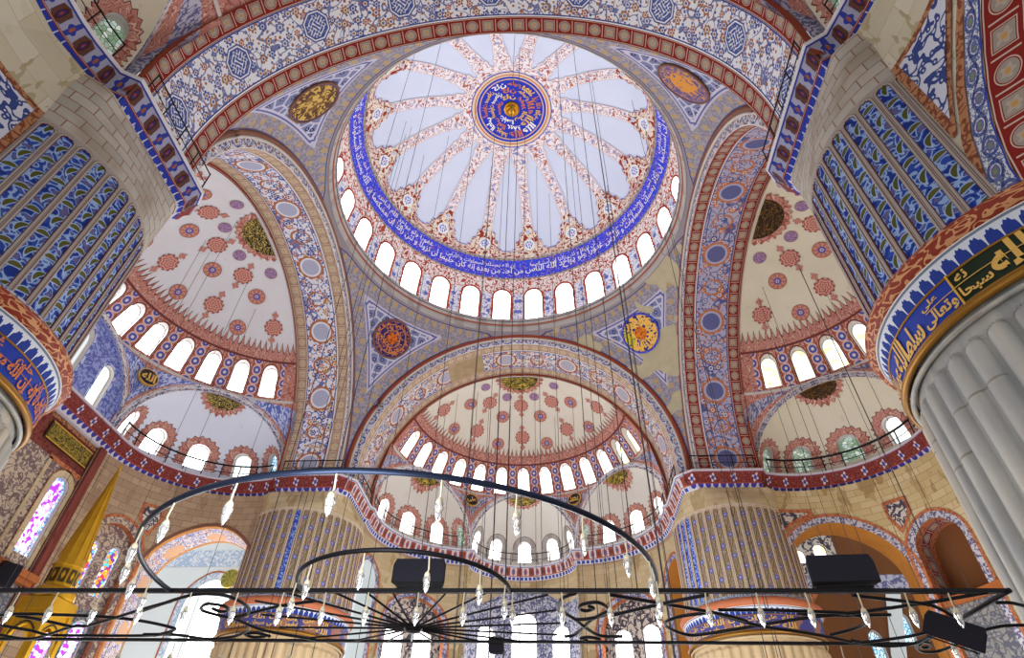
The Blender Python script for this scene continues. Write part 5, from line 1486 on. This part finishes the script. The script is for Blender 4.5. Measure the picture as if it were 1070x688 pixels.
# ------------------------------------------------------------------ chandelier, lamps, cables, loudspeakers
ZF = 4.6
def smooth(pts, n=6):
    P = [Vector((p[0], p[1], 0)) for p in pts]; out = []
    for i in range(len(P)-1):
        p0, p1, p2, p3 = P[max(i-1, 0)], P[i], P[i+1], P[min(i+2, len(P)-1)]
        for j in range(n):
            t = j/n; out.append(.5*((2*p1)+(p2-p0)*t+(2*p0-5*p1+4*p2-p3)*t*t+(3*p1-p0-3*p2+p3)*t**3))
    return out+[P[-1]]
BIGC = (.22, -14.8, 3.74); SMC = (.2, -14.8, 1.6)
def chandelier():
    root = empty('chandelier', (0, -13.4, ZF)); tag(root, 'long low iron chandelier frame with two half rings and scrolls across the bottom', 'chandelier', None, 'thing')
    inv = Matrix.Translation(-root.location)
    def part(mb, nm): mb.build(nm, root).matrix_parent_inverse = inv
    V = lambda p, dz=0.0: Vector((p[0], p[1], ZF+dz))
    mb = MB(); mb.box((0, -14.8, ZF), (9.0, .035, .03), M['iron']); part(mb, 'front_bar')
    mb = MB(); mb.box((0, -12.0, ZF), (9.0, .03, .025), M['iron']); part(mb, 'rear_bar')
    for s in (-1, 1):
        mb = MB(); mb.tube([V((s*8.98, -14.85)), V((s*8.98, -13.4)), V((s*8.98, -11.98))], .035, M['iron'], 6); part(mb, 'end_bar')
    for nm, (x, y, r), rr, m in (('big_half_ring', BIGC, .036, 'iron_blue'), ('small_half_ring', SMC, .034, 'iron')):
        mb = MB(); mb.tube([V((x+r*cos(pi+pi*i/48), y+r*sin(pi+pi*i/48)*1.0)) for i in range(49)], rr, M[m], 8); part(mb, nm)
    # hub with spokes
    H = Vector((.08, -13.4, ZF-.15))
    mb = MB(); mb.lathe([(0, -.08), (.12, -.06), (.16, 0), (.12, .06), (0, .08)], H, M['iron'], 16); part(mb, 'hub')
    for i in range(22):
        a = 2*pi*i/22+.08; c, s = cos(a), sin(a); k = min(2.6/abs(c) if abs(c) > .01 else 99, (1.4/abs(s)) if abs(s) > .01 else 99); k = min(k, 2.6)
        mb = MB(); mb.tube([H, V((H.x+c*k, H.y+s*k))], .018, M['iron'], 5); part(mb, 'spoke')
    scr = {
    's1': [(-4.47, -13.87), (-3.28, -14.64), (-2.76, -14.68), (-2.58, -14.37), (-2.59, -13.96), (-2.76, -13.66), (-3.06, -13.48), (-3.38, -13.79), (-3.39, -14.0), (-3.17, -14.23), (-2.95, -14.13), (-2.96, -13.92), (-3.13, -13.83), (-3.2, -14.0)],
    's2': [(-1.33, -14.38), (-2.0, -14.13), (-2.71, -13.71), (-3.05, -13.51)], 's3': [(-3.06, -13.48), (-2.78, -12.72), (-2.03, -12.16)],
    's4': [(-2.95, -13.11), (-3.06, -12.82), (-3.27, -12.56), (-3.63, -12.29), (-4.12, -12.17), (-4.63, -12.43), (-5.24, -12.45)], 's5': [(-2.83, -12.36), (-3.01, -12.58), (-3.26, -12.48), (-3.16, -12.3), (-2.92, -12.36)],
    's6': [(-7.68, -13.0), (-7.31, -12.65), (-7.17, -12.39), (-6.55, -12.35), (-5.26, -12.37), (-4.64, -12.54)], 's7': [(-7.25, -13.58), (-6.74, -13.67), (-5.5, -13.55), (-4.86, -13.32), (-4.46, -12.9), (-4.55, -12.69), (-5.07, -12.37)],
    's8': [(-8.15, -12.37), (-7.69, -12.11), (-6.34, -12.92), (-5.94, -13.02), (-4.56, -13.87), (-3.71, -14.37)], 's9': [(-6.34, -12.92), (-6.67, -13.35), (-6.95, -13.58)],
    'r1': [(2.79, -13.45), (3.03, -13.5), (3.29, -13.72), (3.33, -13.97), (3.23, -14.24), (3.1, -14.34), (2.91, -14.24), (2.86, -14.04), (2.97, -13.92), (3.09, -14.04), (3.01, -14.15)],
    'r2': [(2.5, -14.0), (2.79, -13.5), (2.97, -13.05), (3.27, -12.51), (3.67, -12.47)], 'r3': [(3.33, -13.92), (3.09, -13.46), (2.97, -13.05), (2.81, -12.54), (2.64, -12.45)],
    'r4': [(4.97, -13.86), (4.47, -13.6), (4.33, -13.16), (4.78, -12.59), (5.18, -12.7), (5.71, -13.04)], 'r5': [(3.31, -14.69), (4.97, -13.86), (5.63, -13.4)], 'r6': [(3.39, -13.67), (4.1, -14.25), (4.76, -14.7)],
    'r7': [(2.79, -14.76), (2.6, -14.54), (2.52, -14.16), (2.55, -13.88)], 'r8': [(3.28, -12.29), (3.07, -12.41), (2.93, -12.32), (3.05, -12.23)],
    'q1': [(5.1, -13.73), (5.87, -13.16), (6.63, -12.81), (7.27, -12.48), (7.98, -12.04), (8.5, -11.94)], 'q2': [(5.28, -12.79), (5.82, -13.13), (6.42, -13.53), (7.29, -13.91), (7.62, -14.11)],
    'q3': [(5.05, -13.98), (5.79, -13.98), (6.56, -13.91), (7.07, -13.83), (7.41, -13.59), (7.54, -13.37), (7.49, -13.01), (7.22, -12.63)], 'q4': [(6.33, -13.83), (6.74, -13.71), (7.77, -13.76)],
    'e1': [(6.86, -14.67), (8.0, -14.31), (8.36, -14.08), (8.72, -13.72)], 'e2': [(7.15, -13.83), (8.0, -14.31), (8.69, -14.81)], 'e3': [(8.97, -14.88), (8.94, -14.46), (8.93, -13.89), (8.89, -13.47), (8.64, -12.65), (7.78, -12.08)],
    'e4': [(8.88, -12.11), (9.02, -11.79), (9.22, -11.57), (9.45, -11.58), (9.55, -11.86), (9.56, -12.12)], 'e5': [(8.88, -12.11), (8.89, -12.26), (9.07, -12.16), (9.18, -11.9), (9.08, -11.85), (8.94, -12.06)],
    'e6': [(7.7, -12.29), (8.39, -11.94), (8.82, -12.11), (8.9, -12.66)], 'e7': [(9.05, -14.35), (9.25, -14.35), (9.54, -14.2)], 'e8': [(9.54, -12.86), (9.76, -13.18), (10.08, -13.23)]}
    for k, pts in scr.items():
        mb = MB(); mb.tube([Vector((p.x, p.y, ZF-.02)) for p in smooth(pts)], .026 if k[0] != 'r' else .028, M['iron'], 6); part(mb, 'scroll')
    # steel stays to the vault
def lamps():
    root = empty('hanging_lamp', (0, 0, 0)); drop = .34
    mb = MB(); mb.tube([(0, 0, 0), (.012, 0, -drop*.5), (0, 0, -drop*.62)], .011, M['cord'], 5); mb.build('cord', root)
    mb = MB(); mb.lathe([(.0, -.2), (.022, -.205), (.036, -.23), (.04, -.26), (.024, -.27)], (0, 0, 0), M['cord'], 10); cap = mb.build('cap', root)
    mb = MB(); mb.lathe([(.026, -.255), (.046, -.27), (.052, -.3), (.043, -.34), (.037, -.36), (.042, -.375), (.03, -.42), (.012, -.45), (.003, -.47)], (0, 0, 0), M['glass'], 12); mb.build('glass_shade', root)
    mb = MB(); mb.lathe([(0, -.27), (.012, -.28), (.018, -.31), (.013, -.34), (0, -.35)], (0, 0, 0), M['bulb'], 8); mb.build('bulb', root)
    bar = [-7.4, -6.65, -5.95, -5.31, -4.59, -3.86, -3.14, -2.39, -1.67, -1.01, -.35, .42, 1.12, 1.85, 2.58, 3.28, 3.97, 4.69, 5.42, 6.12, 6.86, 7.52, 8.12]
    spots = [((x, -14.84), 'glass lamp on the straight front bar of the chandelier, %s from the left' % ordinal(i+1), 'lamps along the front bar') for i, x in enumerate(bar)]
    ang = [176, 190, 203, 216, 231, 246, 262, 278, 293, 307, 321, 334, 347]
    for i, a in enumerate([190, 199, 209, 221, 236, 252, 270, 287, 300, 314, 327, 340, 352]):
        spots.append(((BIGC[0]+BIGC[2]*cos(rad(a)), BIGC[1]+BIGC[2]*sin(rad(a))), 'glass lamp on the big half ring of the chandelier, %s from its left end' % ordinal(i+1), 'lamps along the big half ring'))
    for i, a in enumerate([197, 228, 262, 293, 322, 347]):
        spots.append(((SMC[0]+SMC[2]*cos(rad(a)), SMC[1]+SMC[2]*sin(rad(a))), 'glass lamp on the small half ring of the chandelier, %s from its left end' % ordinal(i+1), 'lamps along the small half ring'))
    for i, x in enumerate([-7.29, -5.86, -4.84, -3.85, -2.53, -.87, 4.4, 6.2, 7.6]):
        spots.append(((x, -12.0), 'glass lamp on the rear bar at the bottom edge, %s from the left' % ordinal(i+1), 'lamps along the rear bar'))
    spots.append(((8.96, -13.0), 'glass lamp at the right end of the chandelier below the tilted loudspeaker', 'lamps along the rear bar'))
    for i, (p, lb, g) in enumerate(spots):
        o = root if i == 0 else root.copy()
        if i:
            COL.objects.link(o)
            for ch in list(root.children):
                c = ch.copy(); COL.objects.link(c); c.parent = o
        o.location = (p[0], p[1], ZF-.04); o.rotation_euler = (0, 0, i*1.3); tag(o, lb, 'lamp', g, 'thing')
def cables():
    spots = []
    r_ = random.Random(11)
    for i in range(30):
        a = r_.uniform(0, 2*pi); q = sqrt(r_.uniform(.02, 1))*10.4
        spots.append((q*cos(a), q*sin(a), 'dome'))
    for i in range(16): spots.append((-8.2+i*1.08+r_.uniform(-.4, .4), r_.uniform(16.3, 21.0), 'far'))
    for i in range(11): spots.append((r_.uniform(-21.5, -16.4), -1.5+i*.95, 'left'))
    for i in range(9): spots.append((r_.uniform(16.4, 21.5), 2.5+i*.8, 'right'))
    for x in (-9.2, 8.9): pass
    sh = None
    for i, (x, y, k) in enumerate(spots):
        if k == 'dome': z1 = DC+sqrt(DR*DR-x*x-y*y)
        else:
            t, o = {'far': (x, y), 'left': (y, -x), 'right': (y, x)}[k]; q = HR*HR-t*t-(o-HO)**2
            if q < 16 or (k == 'left' and abs(x+20) < 1.3 and .8 < y < 7.5): continue
            z1 = Z0+sqrt(q)
        mb = MB(); mb.tube([(x, y, 5.2), (x, y, (5.2+z1)/2), (x, y, z1-.02)], .015, M['cable'], 4)
        o = mb.build('hanging_cable'); g = {'dome': 'cables hanging from the great dome', 'far': 'cables hanging from the far half dome', 'left': 'cables hanging from the left half dome', 'right': 'cables hanging from the right half dome'}[k]
        tag(o, {'dome': 'thin dark lamp cable hanging straight down from the great dome', 'far': 'thin dark lamp cable hanging straight down from the far half dome', 'left': 'thin dark lamp cable hanging straight down from the left half dome', 'right': 'thin dark lamp cable hanging straight down from the right half dome'}[k], 'cable', g, 'thing')
def speakers():
    def spk(loc, rot, w, h, d, label):
        root = empty('loudspeaker' if 'hung' not in label and 'hanging' not in label and 'edge' not in label else 'hanging_loudspeaker', loc); root.rotation_euler = rot; tag(root, label, 'loudspeaker', 'loudspeakers on and around the chandelier', 'thing')
        mb = MB(); c = .05
        pr = [(-w/2, 0), (w/2, 0), (w/2, h*.75), (w/2-.04, h), (-w/2+.04, h), (-w/2, h*.75)]
        f = [Vector((a, -d/2, b)) for a, b in pr]; k = [Vector((a*.82, d/2, b)) for a, b in pr]
        for i in range(6): mb.face([f[i], f[(i+1) % 6], k[(i+1) % 6], k[i]], [(0, 0), (1, 0), (1, 1), (0, 1)], M['speaker_box'])
        mb.face(k, pr, M['speaker_box']); mb.face(f, pr, M['speaker_box']); mb.build('case', root)
        mb = MB(); q = [(a*.95, -d/2-.012, h*.5+(b-h*.5)*.92) for a, b in pr]; mb.face(q, pr, M['speaker'])
        mb.strip([f[i] for i in (0, 1, 2, 3, 4, 5, 0)], [q[i] for i in (0, 1, 2, 3, 4, 5, 0)], M['speaker_box']); mb.build('grille', root)
        mb = MB(); mb.box((0, 0, -.025), (w*.42, .03, .012), M['cord'] if False else M['iron']); mb.build('bracket', root)
    spk((.41, -14.8, ZF+.075), (0, 0, 0), .82, .36, .3, 'black loudspeaker standing on the chandelier bar inside the half rings')
    spk((6.72, -14.8, ZF+.075), (0, 0, rad(-4)), .96, .4, .3, 'black loudspeaker standing on the chandelier bar in front of the ochre arch')
    spk((8.62, -13.6, ZF-.38), (rad(14), rad(28), rad(-24)), .78, .36, .3, 'tilted black loudspeaker hung below the right end of the chandelier')
    spk((-23.2, 2.55, 10.5), (rad(10), 0, rad(70)), .9, 1.0, .5, 'black loudspeaker at the left edge by the stained window')
    spk((1.35, -11.7, ZF-.1), (rad(20), 0, 0), .3, .26, .2, 'small dark loudspeaker hanging before the bright far windows')

def minbar():
    x, y = -20.0, 2.3; zb = 11.2
    root = empty('minbar', (x, y, 0)); tag(root, 'golden pulpit canopy with a tall pointed spire in front of the left wall', 'pulpit', None, 'thing')
    inv = Matrix.Translation(-root.location)
    def part(mb, nm, P=None):
        o = mb.build(nm, P or root)
        if P is None: o.matrix_parent_inverse = inv
        return o
    n = 10
    mb = MB(); mb.lathe([(.64, 0), (.58, .35), (.04, 4.9), (.05, 5.0), (.09, 5.1), (.03, 5.25), (0, 5.5)], (x, y, zb), M['gold_cone'], n, False)
    for i in range(n):
        a = 2*pi*i/n; mb.tube([(x+.59*cos(a), y+.59*sin(a), zb+.35), (x+.05*cos(a), y+.05*sin(a), zb+4.9)], .025, M['gold_cone'], 4)
    part(mb, 'spire')
    mb = MB(); mb.lathe([(.7, -.95), (.6, -.9), (.6, -.05), (.7, 0)], (x, y, zb), M['gold_cone'], n, False)
    dr = part(mb, 'drum')
    mb = MB()
    for i in range(n):
        a = 2*pi*(i+.5)/n; c = Vector((x+.575*cos(a), y+.575*sin(a), zb-.48)); t = Vector((-sin(a), cos(a), 0)); nn = Vector((cos(a), sin(a), 0))
        q = [c+t*u+nn*.03+Vector((0, 0, v)) for u, v in ((-.14, -.3), (.14, -.3), (.14, .3), (-.14, .3))]
        mb.face(q, [(-.2, -.3), (.2, -.3), (.2, .3), (-.2, .3)], M['gold_dark'])
        q2 = [c+t*u+nn*.05+Vector((0, 0, v)) for u, v in ((0, -.2), (.08, 0), (0, .2), (-.08, 0))]; mb.face(q2, [(0, 0)]*4, M['gold_cone'])
    mb.build('panels', dr)
    dr.children[0].matrix_parent_inverse = Matrix.Identity(4)
    mb = MB(); mb.lathe([(.7, -1.5), (.88, -1.42), (.88, -1.2), (.8, -1.05), (.68, -.95)], (x, y, zb), M['gold_cone'], 24, False); part(mb, 'ledge')
    mb = MB(); mb.box((x, y, zb-1.75), (.8, .8, .26), M['gold_cone']); part(mb, 'canopy_block')
    for sx in (-1, 1):
        for sy in (-1, 1):
            mb = MB(); mb.box((x+sx*.7, y+sy*.7, (zb-2)/2), (.1, .1, (zb-2)/2), M['gold_cone']); part(mb, 'post')
    for k in range(4):
        a = k*pi/2; mb = MB(); T = lambda u, v, d=0.0: Vector((x+cos(a)*u-sin(a)*(.71+d), y+sin(a)*u+cos(a)*(.71+d), v))
        arch_cell(mb, T, -.79, .79, zb-4.1, zb-1.98, 0, .54, zb-4.1, zb-3.2, M['gold_cone'], .15, 1.0); reveal(mb, T, outline(0, .54, zb-4.1, zb-3.2, 0, 14, .15), -.14, M['gold_cone'])
        rim(mb, T, 0, .54, zb-4.1, zb-3.2, .05, .12, M['gold_dark'], .02, .15)
        part(mb, 'arched_panel')
    mb = MB(); mb.box((x, y+2.6, 3.2), (.55, 2.0, 3.2), M['gold_dark']); part(mb, 'stair_body')

def floor_and_light():
    mb = MB(); mb.face([(-34, -34, 0), (34, -34, 0), (34, 36, 0), (-34, 36, 0)], [(-34, -34), (34, -34), (34, 36), (-34, 36)], M['carpet'])
    o = mb.build('floor'); tag(o, 'red patterned carpet floor of the hall', 'floor', None, 'structure')
    w = bpy.data.worlds.new('daylight'); scene.world = w; w.use_nodes = True; bg = w.node_tree.nodes['Background']
    bg.inputs[0].default_value = (.95, .98, 1.0, 1); bg.inputs[1].default_value = .85
    def area(nm, loc, to, sx, sy, e, col=(1, .97, .93)):
        l = bpy.data.lights.new(nm, 'AREA'); l.shape = 'RECTANGLE'; l.size = sx; l.size_y = sy; l.energy = e; l.color = col
        o = bpy.data.objects.new(nm, l); COL.objects.link(o); o.location = loc; o.rotation_euler = (Vector(to)-Vector(loc)).to_track_quat('-Z', 'Y').to_euler(); return o
    T = bay('left'); area('aisle_daylight', T(18.9, 22.1, 11.5), T(13, 20.5, 14), 2.2, 5, 420, (.95, .98, 1))
    def pt(nm, loc, e, r=1.5, col=(.92, .97, 1)):
        l = bpy.data.lights.new(nm, 'POINT'); l.energy = e; l.shadow_soft_size = r; l.color = col; o = bpy.data.objects.new(nm, l); COL.objects.link(o); o.location = loc
    # the hall's own lamp rings, hanging low over the carpet out of sight under the frame
    for x, y in ((0, 0), (-7, 4), (7, 4), (0, 9), (-18, 2), (18, 4), (0, 19)): pt('hall_lamps', (x, y, 4.2), 1900 if (x, y) != (0, 19) else 800, 2.5)
    pt('hall_lamps', (0, -19, 3.4), 700, 1.0)
    pt('aisle_fill', tuple(bay('left')(15.4, 21.5, 4.2)), 1300, 1.2)  # added fill light to brighten the left aisle, no lamp fitting there

def camera():
    cx, cy, cz, yaw, pitch, roll, f = 2.46, -24.0052, 1.6, -.0796, .7347, .0275, 612.4991
    fw = Vector((sin(yaw)*cos(pitch), cos(yaw)*cos(pitch), sin(pitch))); r = Vector((cos(yaw), -sin(yaw), 0)); u = r.cross(fw)
    r2 = r*cos(roll)+u*sin(roll); u2 = -r*sin(roll)+u*cos(roll)
    cam = bpy.data.cameras.new('camera'); o = bpy.data.objects.new('camera', cam); COL.objects.link(o)
    m = Matrix.Identity(4)
    for i in range(3): m[i][0], m[i][1], m[i][2], m[i][3] = r2[i], u2[i], -fw[i], (cx, cy, cz)[i]
    o.matrix_world = m; cam.sensor_width = 36; cam.lens = f/1070*36; cam.clip_end = 300; scene.camera = o

dome(); ring_cornice(); pendentives(); arches(); half_domes(); cornices(); walls(); piers(); railings(); chandelier(); lamps(); cables(); speakers(); minbar(); floor_and_light(); camera()
scene.view_settings.view_transform = 'Standard'; scene.view_settings.look = 'None'; scene.view_settings.gamma = 1; scene.view_settings.exposure = 0.12
scene.view_settings.use_curve_mapping = False
scene.cycles.max_bounces = 6; scene.cycles.diffuse_bounces = 3; scene.cycles.glossy_bounces = 2; scene.cycles.transmission_bounces = 4; scene.cycles.sample_clamp_indirect = 6
